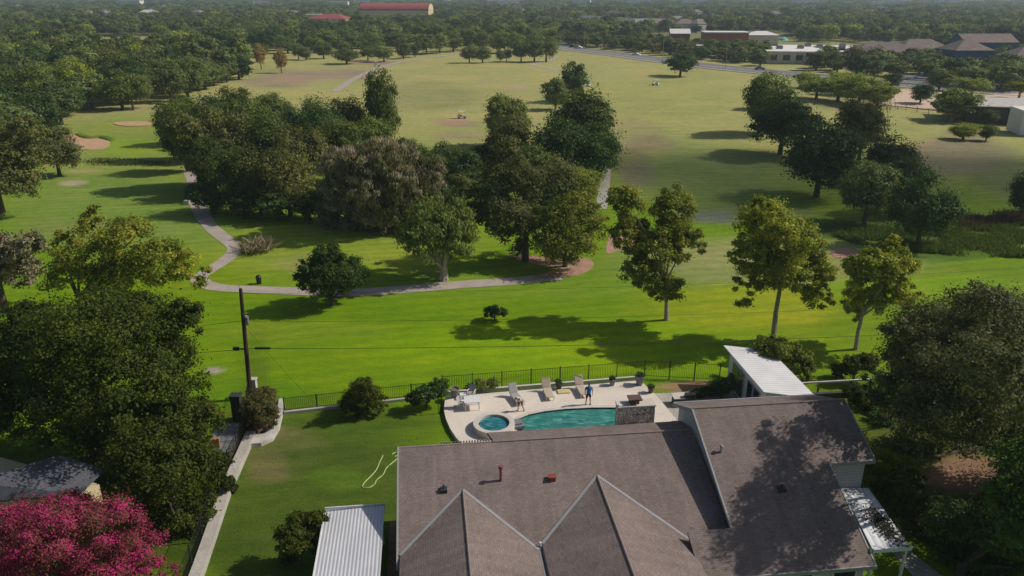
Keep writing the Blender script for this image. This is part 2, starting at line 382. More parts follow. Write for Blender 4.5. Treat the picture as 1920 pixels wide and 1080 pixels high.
def build_ground():
    ys = [-80, -40, -15, 0, 12, 22]
    y = 30.
    while y < 9000: ys.append(y); y += max(.42, .0072*y)
    ys = np.array(ys); tt = np.linspace(-1, 1, 281); tt = np.sign(tt)*(np.abs(tt)**1.15)*1.25
    sc_ = np.maximum(ys, 55.)
    X = tt[None, :]*sc_[:, None]; Y = np.repeat(ys[:, None], len(tt), 1)
    Z = hz(X, Y); V = np.stack([X, Y, Z], -1).reshape(-1, 3)
    r, c = X.shape; I = np.arange(r*c).reshape(r, c)
    Q = np.stack([I[:-1, :-1], I[:-1, 1:], I[1:, 1:], I[1:, :-1]], -1).reshape(-1, 4)
    Yc = np.maximum(V[:, 1], 18.)
    f = Yc*math.cos(PT)+CH*math.sin(PT); px = 960+F*V[:, 0]/f; py = 540-F*(Yc*math.sin(PT)-CH*math.cos(PT))/f
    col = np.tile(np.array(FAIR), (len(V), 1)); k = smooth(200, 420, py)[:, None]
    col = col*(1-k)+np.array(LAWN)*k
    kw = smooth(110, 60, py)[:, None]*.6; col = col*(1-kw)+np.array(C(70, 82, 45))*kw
    rng = np.random.default_rng(5)
    wx = 6*np.sin(px/17+py/9)+5*np.sin(px/41-py/23); wy = 3*np.sin(px/29+py/13)
    for x, y, rx, ry, cc, s in PATCH:
        d = np.sqrt(((px-x+wx*min(1, rx/60))/rx)**2+((py-y+wy*min(1, ry/25))/ry)**2)
        a = (s*smooth(1.15, .55, d))[:, None]; col = col*(1-a)+np.array(cc)*a
    col = col*np.array([.95, .91, 1.15])
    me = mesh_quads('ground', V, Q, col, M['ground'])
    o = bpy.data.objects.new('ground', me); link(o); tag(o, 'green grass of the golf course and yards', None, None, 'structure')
build_ground()

def strip(name, pts, wid, mat, z=.03, label=None, close=False):
    """a paved strip along surveyed points, draped on the ground"""
    P = []
    pts = [GH(*p) for p in pts]
    for i in range(len(pts)-1):
        p0, p1, p2, p3 = pts[max(i-1, 0)], pts[i], pts[i+1], pts[min(i+2, len(pts)-1)]
        n = max(2, int((p2-p1).length/1.5))
        for k in range(n):
            t = k/n; P.append(.5*((2*p1)+(p2-p0)*t+(2*p0-5*p1+4*p2-p3)*t*t+(3*p1-p0-3*p2+p3)*t**3))
    P.append(pts[-1]); m = MB(); L = []; rnd = random.Random(3)
    for i, p in enumerate(P):
        d = (P[min(i+1, len(P)-1)]-P[max(i-1, 0)]); d.z = 0; d.normalize(); nrm = Vector((-d.y, d.x, 0)); ww = (wid if not callable(wid) else wid(i/len(P)))*(1+rnd.uniform(-.03, .03))
        for s in (-.5, .5):
            q = p+nrm*ww*s; m.v.append((q.x, q.y, float(hz(q.x, q.y))+z))
    for i in range(len(P)-1): m.f.append((2*i, 2*i+1, 2*i+3, 2*i+2) if False else (2*i+1, 2*i, 2*i+2, 2*i+3))
    o = m.build(name, mat); return tag(o, label, None, None, 'structure')
def patch(name, pts, mat, z=.03, label=None, sub=True, kind='structure'):
    """a surveyed flat patch, its outline smoothed"""
    P = [GH(*p) for p in pts]; Q = []
    n = len(P)
    for i in range(n):
        p0, p1, p2, p3 = P[i-1], P[i], P[(i+1) % n], P[(i+2) % n]
        for k in range(4 if sub else 1):
            t = k/4; Q.append(.5*((2*p1)+(p2-p0)*t+(2*p0-5*p1+4*p2-p3)*t*t+(3*p1-p0-3*p2+p3)*t**3))
    zz = max(float(hz(q.x, q.y)) for q in Q)+z
    m = MB().prism([(q.x, q.y) for q in Q], zz-.6, zz)
    o = m.build(name, mat); return tag(o, label, None, None, kind)

# ---------------------------------------------------------------- crowns and trees
def unit(a): return a/np.maximum(np.linalg.norm(a, axis=-1, keepdims=True), 1e-9)
def crown_data(seed, lobes, nclump, per, size, rc, pal, aspect=.6, drape=0., flat=.75, under=.35, inner=.5, palp=1.):
    """leaf quads gathered in clumps over the shell of each lobe. lobes: (x,y,z,rx,ry,rz)"""
    g = np.random.default_rng(seed); L = np.array(lobes, float)
    wgt = L[:, 3]*L[:, 4]; wgt = wgt/wgt.sum()
    li = g.choice(len(L), nclump, p=wgt); d = unit(g.normal(size=(nclump, 3)))
    low = (d[:, 2] < -.1) & (g.random(nclump) > under); d[low, 2] *= -1
    rr = inner+(1-inner)*g.random(nclump)**.6
    cc = L[li, :3]+d*L[li, 3:6]*rr[:, None]*.88
    cr = rc*L[li, 3].clip(None, L[:, 3].max())*(.65+.7*g.random(nclump))
    n = nclump*per; ci = np.repeat(np.arange(nclump), per)
    loose = g.random(n) < .22
    e = unit(g.normal(size=(n, 3))); e[:, 2] = np.where((e[:, 2] < -.2) & (g.random(n) > .4), -e[:, 2], e[:, 2])
    p = cc[ci]+e*(cr[ci]*np.where(loose, 1.7, 1.))[:, None]*(.35+.75*g.random(n)**.55)[:, None]*np.array([1, 1, flat])
    cen = L[li, :3][ci]; od = unit((p-cen)/L[li, 3:6][ci])
    nrm = unit(e*.55+od*.55+g.normal(size=(n, 3))*.5+np.array([0, 0, .25]))
    t = unit(np.cross(nrm, g.normal(size=(n, 3))))
    if drape: t = unit(t*(1-drape)+np.array([0, 0, -1.])*drape); nrm = unit(nrm-t*(nrm*t).sum(1, keepdims=True))
    b = np.cross(nrm, t); s = size*(.6+.8*g.random(n))
    if drape: s = s*(1+drape)
    a1 = t*s[:, None]*.5; b1 = b*(s*aspect*(1-.6*drape))[:, None]*.5
    V = np.stack([p-a1, p+b1-a1*.1, p+a1, p-b1-a1*.1], 1).reshape(-1, 3)
    Q = np.arange(n*4).reshape(n, 4)
    pal = np.array(pal); k = np.clip(.55*g.random(nclump)[ci]+.45*g.random(n), 0, .999)**palp*(len(pal)-1)
    i0 = k.astype(int); fr = (k-i0)[:, None]; col = pal[i0]*(1-fr)+pal[np.minimum(i0+1, len(pal)-1)]*fr
    col = col*(.8+.4*g.random((n, 1)))*PALK
    return V, Q, np.repeat(col, 4, 0), cc
PALK = np.array([1.72, 1.86, 1.3])
PAL = {
 'oak':    [(.036, .052, .018), (.055, .076, .025), (.082, .102, .032), (.11, .125, .042)],
 'dark':   [(.016, .034, .014), (.026, .050, .018), (.040, .070, .024), (.052, .085, .03)],
 'olive':  [(.052, .060, .026), (.080, .086, .036), (.105, .108, .048), (.13, .13, .065)],
 'syc':    [(.055, .076, .014), (.110, .128, .020), (.180, .178, .028), (.26, .215, .042)],
 'lime':   [(.090, .118, .022), (.155, .178, .030), (.215, .22, .038)],
 'grey':   [(.045, .050, .028), (.085, .078, .062), (.16, .130, .135), (.21, .170, .185)],
 'silver': [(.070, .092, .036), (.105, .128, .050), (.14, .162, .07)],
 'pink':   [(.035, .030, .014), (.07, .035, .03), (.12, .028, .045), (.24, .018, .11), (.36, .022, .20)],
 'orange': [(.14, .10, .05), (.20, .13, .06), (.19, .15, .08)],
 'jun':    [(.018, .034, .009), (.030, .052, .012), (.048, .076, .018)],
 'fore':   [(.016, .025, .005), (.028, .040, .007), (.048, .060, .010), (.088, .092, .014)],
 'oakf':   [(.054, .074, .032), (.080, .102, .044), (.106, .128, .058), (.135, .15, .075)],
 'greyoak': [(.034, .040, .024), (.052, .058, .036), (.074, .080, .052), (.10, .104, .072)],
 'vine':   [(.035, .050, .018), (.055, .070, .030), (.080, .078, .060), (.16, .14, .155), (.23, .19, .24), (.30, .25, .32)],
 'russet': [(.05, .04, .02), (.085, .06, .03), (.07, .075, .03), (.05, .07, .02)],
}
def trunk_mb(seed, H, r, targets, zf=.3, lean=(0, 0), nlimb=7):
    rnd = random.Random(seed); m = MB()
    top = Vector((lean[0], lean[1], H*zf+1e-3)); z0 = -.3
    m.tube([(0, 0, z0), (lean[0]*.3+rnd.uniform(-.1, .1), lean[1]*.3, H*zf*.5), top], [r*1.35, r, r*.85], 8)
    T = sorted(targets, key=lambda p: rnd.random())[:nlimb]
    for p in T:
        p = Vector([float(q) for q in p]); mid = top.lerp(p, .5)+Vector((rnd.uniform(-.1, .1), rnd.uniform(-.1, .1), .08))*H*.3
        m.tube([top-Vector((0, 0, r)), mid, p], [r*.5, r*.3, r*.1], 5, False)
    return m
PROTO = {}
def proto(style, quality, k):
    """a crown and a trunk of a 10 m tree, made once per style"""
    key = (style, quality, k)
    if key in PROTO: return PROTO[key]
    seed = hash_(style)+k*17; g = random.Random(seed)
    R = 4.6
    if style in ('jun',): lobes = [(0, 0, 4.6, 4.4, 4.4, 4.3), (-1.2, 0, 3.4, 4.2, 4.2, 3), (1.4, .2, 3.3, 4, 4, 2.9)]
    elif style == 'syc': lobes = [(g.uniform(-1.8, 1.8), g.uniform(-1.5, 1.5), g.uniform(4.8, 7.8), 2.3, 2.3, 2.4) for _ in range(5)]
    elif style == 'grey': lobes = [(g.uniform(-1.8, 1.8), g.uniform(-1.8, 1.8), g.uniform(3.5, 6.6), 3.2, 3.2, 3.3) for _ in range(5)]
    else: lobes = [(0, 0, 5.2, 4.0, 4.0, 4.3), (0, 0, 3.6, 3.6, 3.6, 2.2)]+[(g.uniform(-2.4, 2.4), g.uniform(-2.4, 2.4), g.uniform(3.6, 6.9), g.uniform(2., 2.7), g.uniform(2., 2.7), g.uniform(2., 2.7)) for _ in range(6)]
    nc, per, size = {'hi': (190, 95, .33), 'mid': (120, 68, .46), 'lo': (60, 56, .80)}[quality]
    und = .7
    dr = .75 if style == 'grey' else (.45 if style == 'silver' else 0)
    fol = {'grey': 'grey'}.get(style, style)
    V, Q, col, cc = crown_data(seed, lobes, nc, per, size, .27, PAL[fol], drape=dr, under=.6 if style not in ('jun', 'grey') else .8)
    me = mesh_quads('crown', V, Q, col, M['leafd' if style == 'grey' else 'leaf'])
    tm = trunk_mb(seed, 10, .28, cc, .32 if style not in ('jun', 'grey') else .12, nlimb=8 if quality != 'lo' else 4)
    tme = bpy.data.meshes.new('trunk'); tme.from_pydata(tm.v, [], tm.f); tme.materials.append(M['bark_pale' if style in ('syc', 'silver') else 'bark']); tme.update()
    PROTO[key] = (me, tme); return PROTO[key]
def hash_(s): return sum(ord(c)*(i+3) for i, c in enumerate(s))
def place(name, label, cat, group, pos, H, R, style, quality, k, rz):
    me, tme = proto(style, quality, k)
    o = bpy.data.objects.new(name, None); o.location = pos; link(o); tag(o, label, cat, group)
    o.scale = (R/4.6, R/4.6, H/10); o.rotation_euler = (0, 0, rz)
    link(bpy.data.objects.new('crown', me), o); link(bpy.data.objects.new('trunk', tme), o)
    return o
def size_from(bx, by, ty, wpx):
    p = GH(bx, by); D = p.y; a = PT-math.atan((540-ty)/F); H = CH-D*math.tan(a)-p.z
    f = D*math.cos(PT)+(CH-.6*H)*math.sin(PT)
    return p, H, wpx*f/F/2*1.14
rt = random.Random(11)
def tree(bx, by, ty, wpx, style, label, name='oak_tree', group=None, q=None, hk=1.):
    p, H, R = size_from(bx, by, ty, wpx)
    if q is None: q = 'hi' if p.y < 190 else 'mid'
    return place(name, label, 'tree' if 'shrub' not in name and 'bush' not in name else 'shrub', group, p, H*hk, R, style, q, rt.randrange(2), rt.uniform(0, 6.28))
def near_tree(name, label, bx, by, lobes_px, style, nclump, per, leaf, rc, r, cat='tree', bark='bark', zf=.35, drape=0, seed=1, under=.6, group=None, nlimb=9, palp=1., inner=.5, lean=(0, 0)):
    """a tree with its own crown: lobes surveyed as (cx, cy, radius px[, radius z px, depth shift m]) in the plane of its trunk"""
    p = GH(bx, by); L = []; rl = random.Random(seed*7); rm = max(l[2] for l in lobes_px)*proj(p.x, p.y, 5)[2]/F
    for l in lobes_px:
        cx, cy, rp = l[:3]; rz = l[3] if len(l) > 3 else rp; dy = (l[4] if len(l) > 4 else 0)+rl.uniform(-.75, .75)*rm
        Y = p.y+dy; d = ray(cx, cy); t = Y/d[1]; X, Z = d[0]*t, CH+d[2]*t
        f = proj(X, Y, Z)[2]; L.append((X-p.x, dy, Z-p.z, rp*f/F, rp*f/F, rz*f/F/.95))
    o = empty(name, p, 0, label, cat, group)
    V, Q, col, cc = crown_data(seed, L, int(nclump*2.8), int(per*.72), leaf*.70, rc*.72, PAL[style], drape=drape, under=under, palp=min(palp, 1.25), inner=inner*.9)
    V[:, 2] = np.maximum(V[:, 2], .03)
    me = mesh_quads('crown', V, Q, col, M['leafd' if style in ('grey', 'pink') else 'leaf']); link(bpy.data.objects.new('crown', me), o)
    H = max(l[2]+l[5] for l in L)
    tm = trunk_mb(seed, H, r, cc, zf, nlimb=nlimb, lean=lean); tm.build('trunk', M[bark], o)
    return o

# foreground and middle-distance trees, each with its own crown -------------
near_tree('oak_tree', 'huge leafy tree filling the left edge beside the utility pole', 185, 860,
   [(60, 660, 100, 80, 0), (170, 640, 115, 90, 1), (290, 640, 95, 85, 0), (230, 730, 120, 95, -2), (335, 735, 65, 80, -1), (110, 760, 100, 80, -3), (250, 590, 60, 45, 1), (350, 605, 40, 50, 0), (180, 800, 90, 45, -3), (310, 790, 60, 40, -2), (200, 575, 60, 40, 2)],
   'fore', 190, 230, .28, .30, .4, seed=21, group=None, palp=1.15)
near_tree('oak_tree', 'dense leafy tree cut by the left edge behind the grey shed roof', -60, 850,
   [(-20, 740, 90, 80, 0), (50, 780, 70, 50, -1), (-60, 660, 100, 80, 0), (20, 690, 80, 70, 1), (60, 600, 50, 45, 2)], 'fore', 110, 200, .28, .3, .35, seed=19)
near_tree('oak_tree', 'tree in shade between the huge leafy tree and the boundary wall', 300, 890,
   [(250, 800, 60, 45, 0), (340, 795, 60, 45, 0), (390, 790, 36, 34, 0), (300, 840, 70, 40, 0)], 'fore', 80, 160, .26, .3, .25, seed=18)
near_tree('pecan_tree', 'broad dark green tree overhanging the boundary wall near the grey shed', 330, 985,
   [(310, 870, 95, 65, 0), (370, 890, 58, 65, 0), (250, 850, 60, 50, 0), (345, 965, 66, 55, -1), (300, 945, 50, 50, 0)],
   'fore', 80, 200, .27, .3, .22, seed=22, palp=1.2)
near_tree('elm_tree', 'spreading yellow green tree on the lawn left of the cart path bend', 165, 640,
   [(175, 470, 73.2, 64.9, 0), (140, 520, 59.0, 47.2, 0), (235, 450, 56.6, 44.8, 0), (240, 520, 64.9, 47.2, -1), (310, 490, 64.9, 44.8, 0), (360, 510, 40.1, 33.0, 0), (120, 455, 29.5, 35.4, 0), (170, 410, 30.7, 26.0, 0)],
   'syc', 80, 170, .36, .28, .3, seed=23, palp=1.9)
near_tree('oak_tree', 'large round grey green tree at the left edge beyond the fairway tee', 5, 400,
   [(10, 290, 62, 50, 0), (45, 300, 46, 48, 0), (-40, 320, 60, 50, 0), (30, 345, 50, 28, 0), (50, 245, 40, 25, 3)], 'olive', 75, 150, .5, .3, .35, seed=24)
near_tree('oak_tree', 'grey leaved twiggy tree at the left edge below the fairway', 12, 585,
   [(15, 480, 50, 50, 0), (55, 470, 36, 40, 0), (-30, 490, 60, 60, 0), (35, 520, 42, 35, 0)], 'grey', 60, 150, .34, .3, .3, drape=.25, seed=25, palp=1.5)
near_tree('juniper_bush', 'dense dark green rounded tree standing alone beside the cart path', 622, 572,
   [(620, 515, 62, 44, 0), (585, 515, 40, 34, 0), (660, 515, 40, 36, 0), (615, 480, 34, 24, 0)], 'jun', 90, 190, .3, .22, .25, seed=26, under=.8, zf=.12)
near_tree('willow_tree', 'pale grey green tree with stout pale trunk beside the path', 832, 525,
   [(815, 425, 59.8, 51.7, 0), (855, 410, 43.7, 48.3, 0), (790, 455, 46.0, 43.7, 0), (850, 450, 48.3, 46.0, 0), (770, 420, 25.3, 25.3, 0)], 'silver', 85, 150, .34, .28, .45, bark='bark_pale', drape=.55, seed=27, zf=.18)
near_tree('sycamore_tree', 'broad yellow tinged tree growing beside the terracotta gravel loop', 1060, 500,
   [(1060, 420, 58.2, 50.4, 0), (1105, 425, 44.8, 50.4, 0), (1015, 430, 38.1, 44.8, 0), (1075, 385, 42.6, 29.1, 0), (1060, 460, 61.6, 29.1, 0)], 'syc', 85, 160, .36, .28, .25, seed=28, palp=1.9)
near_tree('oak_tree', 'tall dark olive tree beside the terracotta gravel loop', 985, 490,
   [(950, 300, 42.6, 50.4, 0), (975, 350, 53.8, 56.0, 0), (925, 345, 38.1, 50.4, 0), (950, 410, 56.0, 50.4, 0), (985, 440, 47.0, 44.8, 0), (905, 405, 33.6, 33.6, 0)], 'olive', 95, 150, .4, .28, .35, seed=29, zf=.3)
near_tree('sycamore_tree', 'two headed sycamore with bare pale leaning trunk on the bright lawn', 1250, 600,
   [(1170, 385, 43.2, 45.6, 0), (1190, 450, 43.2, 45.6, 0), (1265, 400, 50.4, 54.0, 0), (1285, 460, 40.8, 45.6, 0), (1225, 470, 48.0, 48.0, 0), (1200, 510, 43.2, 33.6, 0), (1245, 540, 38.4, 31.2, 0), (1165, 440, 28.8, 31.2, 0)],
   'syc', 135, 150, .34, .26, .2, bark='bark_pale', seed=30, palp=1.5, zf=.28, inner=.35, nlimb=12, lean=(-.5, 0))
near_tree('sycamore_tree', 'tallest full sycamore with hanging lower branches behind the garden room', 1450, 636,
   [(1430, 420, 57.6, 50.4, 0), (1475, 455, 62.4, 57.6, 0), (1405, 480, 45.6, 50.4, 0), (1455, 510, 66.0, 42.0, 0), (1525, 520, 48.0, 50.4, 0), (1400, 545, 33.6, 45.6, 0), (1540, 560, 28.8, 33.6, 0), (1510, 475, 43.2, 43.2, 0), (1425, 395, 28.8, 24.0, 0)],
   'syc', 150, 160, .34, .26, .22, bark='bark_pale', seed=31, palp=1.6, zf=.4, inner=.35, nlimb=14)
near_tree('sycamore_tree', 'smallest thin yellowing sycamore with crooked trunk on the bright lawn', 1605, 655,
   [(1640, 510, 50.4, 45.6, 0), (1680, 500, 40.8, 40.8, 0), (1600, 510, 31.2, 33.6, 0), (1625, 560, 48.0, 31.2, 0), (1685, 545, 43.2, 36.0, 0), (1672, 462, 21.6, 31.2, 0), (1600, 580, 28.8, 24.0, 0)],
   'syc', 110, 120, .34, .26, .18, bark='bark_pale', seed=32, palp=1.5, zf=.3, inner=.3, nlimb=12)
near_tree('oak_tree', 'massive grey green oak shading the house roof at the right edge', 1868, 950,
   [(1770, 640, 110, 80, 1), (1880, 620, 120, 85, 2), (1720, 700, 80, 90, 0), (1830, 720, 140, 110, 0), (1930, 780, 120, 100, -1), (1800, 700, 100, 80, -6), (1735, 800, 75, 65, -7), (1880, 720, 100, 80, -8), (1795, 765, 100, 70, -7), (1740, 720, 75, 75, -4), (1770, 790, 95, 80, 0), (1690, 640, 45, 55, 1), (1950, 680, 130, 100, 3), (1990, 900, 120, 100, -2), (2020, 720, 120, 120, 0), (1850, 590, 90, 55, 1)],
   'greyoak', 330, 230, .25, .28, .45, seed=33, palp=1.5, zf=.25, nlimb=16)
near_tree('oak_tree', 'oak mostly beyond the bottom right corner, its crown hanging into view', 2060, 1180,
   [(1990, 900, 120, 80, 0), (2090, 860, 130, 100, 0), (1940, 980, 90, 60, 0), (2050, 960, 140, 100, 0), (1880, 930, 50, 45, 0)],
   'dark', 150, 180, .26, .3, .4, seed=51)
near_tree('oak_tree', 'dark oak growing close against the patio cover beside the house', 1800, 1075,
   [(1800, 985, 65, 40, 0), (1890, 990, 85, 45, 0), (1850, 1040, 90, 45, 0), (1960, 1040, 80, 60, 0)],
   'dark', 110, 170, .24, .28, .3, seed=34, under=.8, palp=1.3, zf=.15)
near_tree('crape_myrtle', 'crape myrtle covered in magenta blossom in the bottom left corner', 90, 1130,
   [(90, 1000, 90, 60, 0), (185, 990, 85, 55, 0), (10, 1000, 85, 60, 0), (255, 1035, 66, 50, 0), (120, 965, 66, 36, 1), (60, 1070, 95, 50, -2), (190, 1080, 95, 50, -2), (295, 1075, 44, 40, -2)],
   'pink', 150, 230, .16, .22, .2, seed=35, under=.6, zf=.2, palp=.8)
near_tree('young_tree', 'loose dark green young tree beside the ribbed metal carport', 565, 1062,
   [(565, 985, 34, 26, 0), (545, 1010, 34, 26, 0), (595, 975, 24, 18, 0), (580, 1015, 34, 28, 0), (540, 1045, 24, 16, 0)],
   'fore', 62, 120, .19, .3, .1, seed=36, inner=.3, zf=.2)
near_tree('shrub', 'reddish brown shrub in the corner bed beside the utility pole', 487, 806,
   [(485, 765, 36, 30, 0), (470, 780, 26, 26, 0), (505, 780, 22, 24, 0), (490, 742, 30, 16, 0)], 'russet', 70, 130, .17, .24, .08, cat='shrub', seed=37, under=.9, zf=.1)
near_tree('shrub', 'large rounded green shrub with pink blossom at the yard fence', 680, 785,
   [(680, 745, 40, 32, 0), (655, 760, 24, 22, 0), (705, 757, 24, 22, 0), (680, 725, 26, 18, 0)], 'fore', 75, 130, .17, .24, .08, cat='shrub', seed=38, under=.9, zf=.1)
near_tree('shrub', 'arching shrubs against the left end of the pool fence', 800, 765,
   [(795, 740, 24, 20, 0), (820, 730, 22, 22, 0), (775, 748, 18, 14, 0), (832, 722, 14, 14, 0)], 'dark', 55, 110, .17, .25, .06, cat='shrub', seed=39, under=.8, zf=.1)
near_tree('shrub', 'pale leaved shrub behind the iron fence by the white table', 905, 735,
   [(900, 722, 16, 11, 0), (925, 718, 16, 10, 0), (880, 725, 12, 10, 0)], 'silver', 34, 60, .16, .25, .05, cat='shrub', seed=40, under=.7, zf=.1)
near_tree('shrub', 'small isolated shrub on the open lawn', 928, 600, [(918, 586, 15, 10, 0), (938, 586, 15, 9, 0), (925, 580, 13, 8, 0)], 'dark', 36, 70, .2, .28, .06, cat='shrub', seed=41, under=.7, zf=.15)
near_tree('shrub', 'broad leaved yellow green bush against the garden room roof', 1475, 712,
   [(1450, 655, 36, 24, 0), (1490, 672, 36, 28, 0), (1505, 700, 28, 22, 0), (1440, 645, 24, 14, 0)], 'lime', 70, 90, .34, .26, .1, cat='shrub', seed=42, under=.8, zf=.15, palp=1.3)
for lab, bx, by, L, st, sd_ in (
  ('low bush beside the wooden rail fence behind the garden room', 1600, 715, [(1600, 685, 24, 20, 0), (1575, 695, 18, 16, 0), (1625, 680, 22, 20, 0)], 'fore', 43),
  ('dark undergrowth bush under the big oak beside the roof corner', 1665, 800, [(1665, 740, 36, 34, 0), (1640, 715, 28, 26, 0), (1700, 720, 40, 34, 0), (1650, 790, 30, 24, 0)], 'dark', 44),
  ('bright green bush next to the white gable wall', 1655, 905, [(1650, 868, 36, 22, 0), (1690, 880, 36, 24, 0), (1640, 895, 24, 16, 0)], 'lime', 45),
  ('dim leafy bush along the patio cover beside the stone path', 1690, 1000, [(1670, 930, 44, 26, 0), (1710, 955, 40, 30, 0), (1740, 1000, 36, 30, 0), (1700, 905, 40, 20, 1)], 'fore', 46),
  ('leafy bush between garden room and big oak', 1630, 770, [(1625, 755, 28, 22, 0), (1655, 770, 30, 24, 0), (1600, 735, 24, 18, 1)], 'fore', 47),
  ('dark shrubs in the court bed beside the garden room', 1350, 748, [(1350, 728, 18, 14, 0), (1368, 718, 16, 18, 0), (1330, 734, 14, 10, 0)], 'dark', 52),
  ('small dark shrub in the court bed behind the low bed kerb', 1312, 744, [(1312, 736, 12, 8, 0), (1298, 740, 9, 6, 0)], 'dark', 53),
  ('climbing shrub leaning on the left wall near the open grass', 440, 925, [(425, 905, 16, 12, 0), (436, 915, 10, 8, 0)], 'fore', 48)):
    near_tree('bush', lab, bx, by, L, st, 60, 120, .2, .27, .07, cat='shrub', seed=sd_, under=.9, zf=.1, palp=1.4)
near_tree('tree', 'dark green tree under the massive oak at the right edge', 1760, 860,
   [(1760, 790, 55, 45, 0), (1720, 830, 45, 35, 0), (1900, 850, 70, 30, 3)], 'dark', 60, 130, .25, .28, .15, seed=50, under=.8)

for i, (bx, by, ty, wp) in enumerate([(400, 402, 330, 70), (460, 410, 345, 76), (520, 412, 340, 80), (580, 412, 345, 80), (620, 415, 350, 60), (350, 360, 300, 60), (690, 418, 370, 50), (820, 395, 330, 70), (860, 388, 320, 60), (900, 385, 330, 60), (770, 410, 345, 60),
     (560, 380, 300, 90), (480, 380, 300, 90), (420, 370, 290, 90)]):
    pass
# the trees past the lawn, copies of a few kinds ---------------------------
WB = 'trees of the dense copse beside the cart path'
L1 = 'dark green tree standing in the dense copse beside the cart path'
for bx, by, ty, wp in [(352, 322, 200, 80), (395, 350, 185, 110), (450, 352, 190, 100), (505, 355, 205, 100), (400, 372, 250, 76), (440, 398, 260, 100), (490, 402, 265, 100),
                       (545, 405, 270, 100), (340, 300, 180, 80), (410, 300, 172, 90), (480, 300, 178, 90), (550, 310, 195, 90), (610, 320, 190, 90), (560, 360, 225, 100), (600, 300, 172, 80), (660, 300, 175, 85),
                       (700, 320, 205, 80), (520, 280, 160, 80), (440, 275, 155, 80), (360, 270, 168, 70), (745, 375, 262, 90), (800, 385, 262, 80), (770, 345, 250, 80), (835, 345, 262, 60), (640, 340, 215, 90), (870, 372, 275, 80), (860, 345, 268, 60)]:
    tree(bx, by, ty, wp, rt.choice(['oak', 'oak', 'oakf', 'dark', 'olive']), L1, 'oak_tree', WB)
for bx, by, ty, wp in [(400, 402, 335, 76), (460, 410, 348, 80), (520, 412, 344, 84), (580, 412, 348, 84), (620, 415, 350, 70), (690, 420, 372, 56), (820, 392, 330, 76), (862, 386, 322, 66), (902, 384, 332, 66), (770, 412, 348, 66), (930, 400, 345, 60), (1010, 400, 340, 70), (1055, 398, 340, 60)]:
    tree(bx, by, ty, wp, rt.choice(['dark', 'oak']), 'low undergrowth shrub at the foot of the copse', 'undergrowth_shrub', 'shrubs at the foot of the copse', 'mid')
tree(725, 300, 118, 66, 'oak', 'tall narrow vine covered tree at the right end of the copse', 'oak_tree')
for i, (bx, by, ty, wp, sd_) in enumerate([(655, 425, 262, 140, 60), (722, 435, 250, 150, 61), (790, 425, 285, 115, 62)]):
    near_tree('vine_draped_tree', ['leftmost of the three trees draped in grey dead vine', 'largest grey tree draped in dead vine, in the middle', 'rightmost grey tree draped in dead vine beside the pale willow'][i],
       bx, by, [(bx-18, ty+48, wp*.30, 38, 0), (bx+20, ty+45, wp*.30, 38, 0), (bx, ty+75, wp*.40, 45, 0), (bx-30, ty+100, wp*.25, 42, 0), (bx+28, ty+100, wp*.28, 42, 0), (bx, ty+140, wp*.42, 36, 0)],
       'vine', 100, 210, .36, .26, .3, drape=.72, seed=sd_, under=.8, zf=.15, palp=.9)
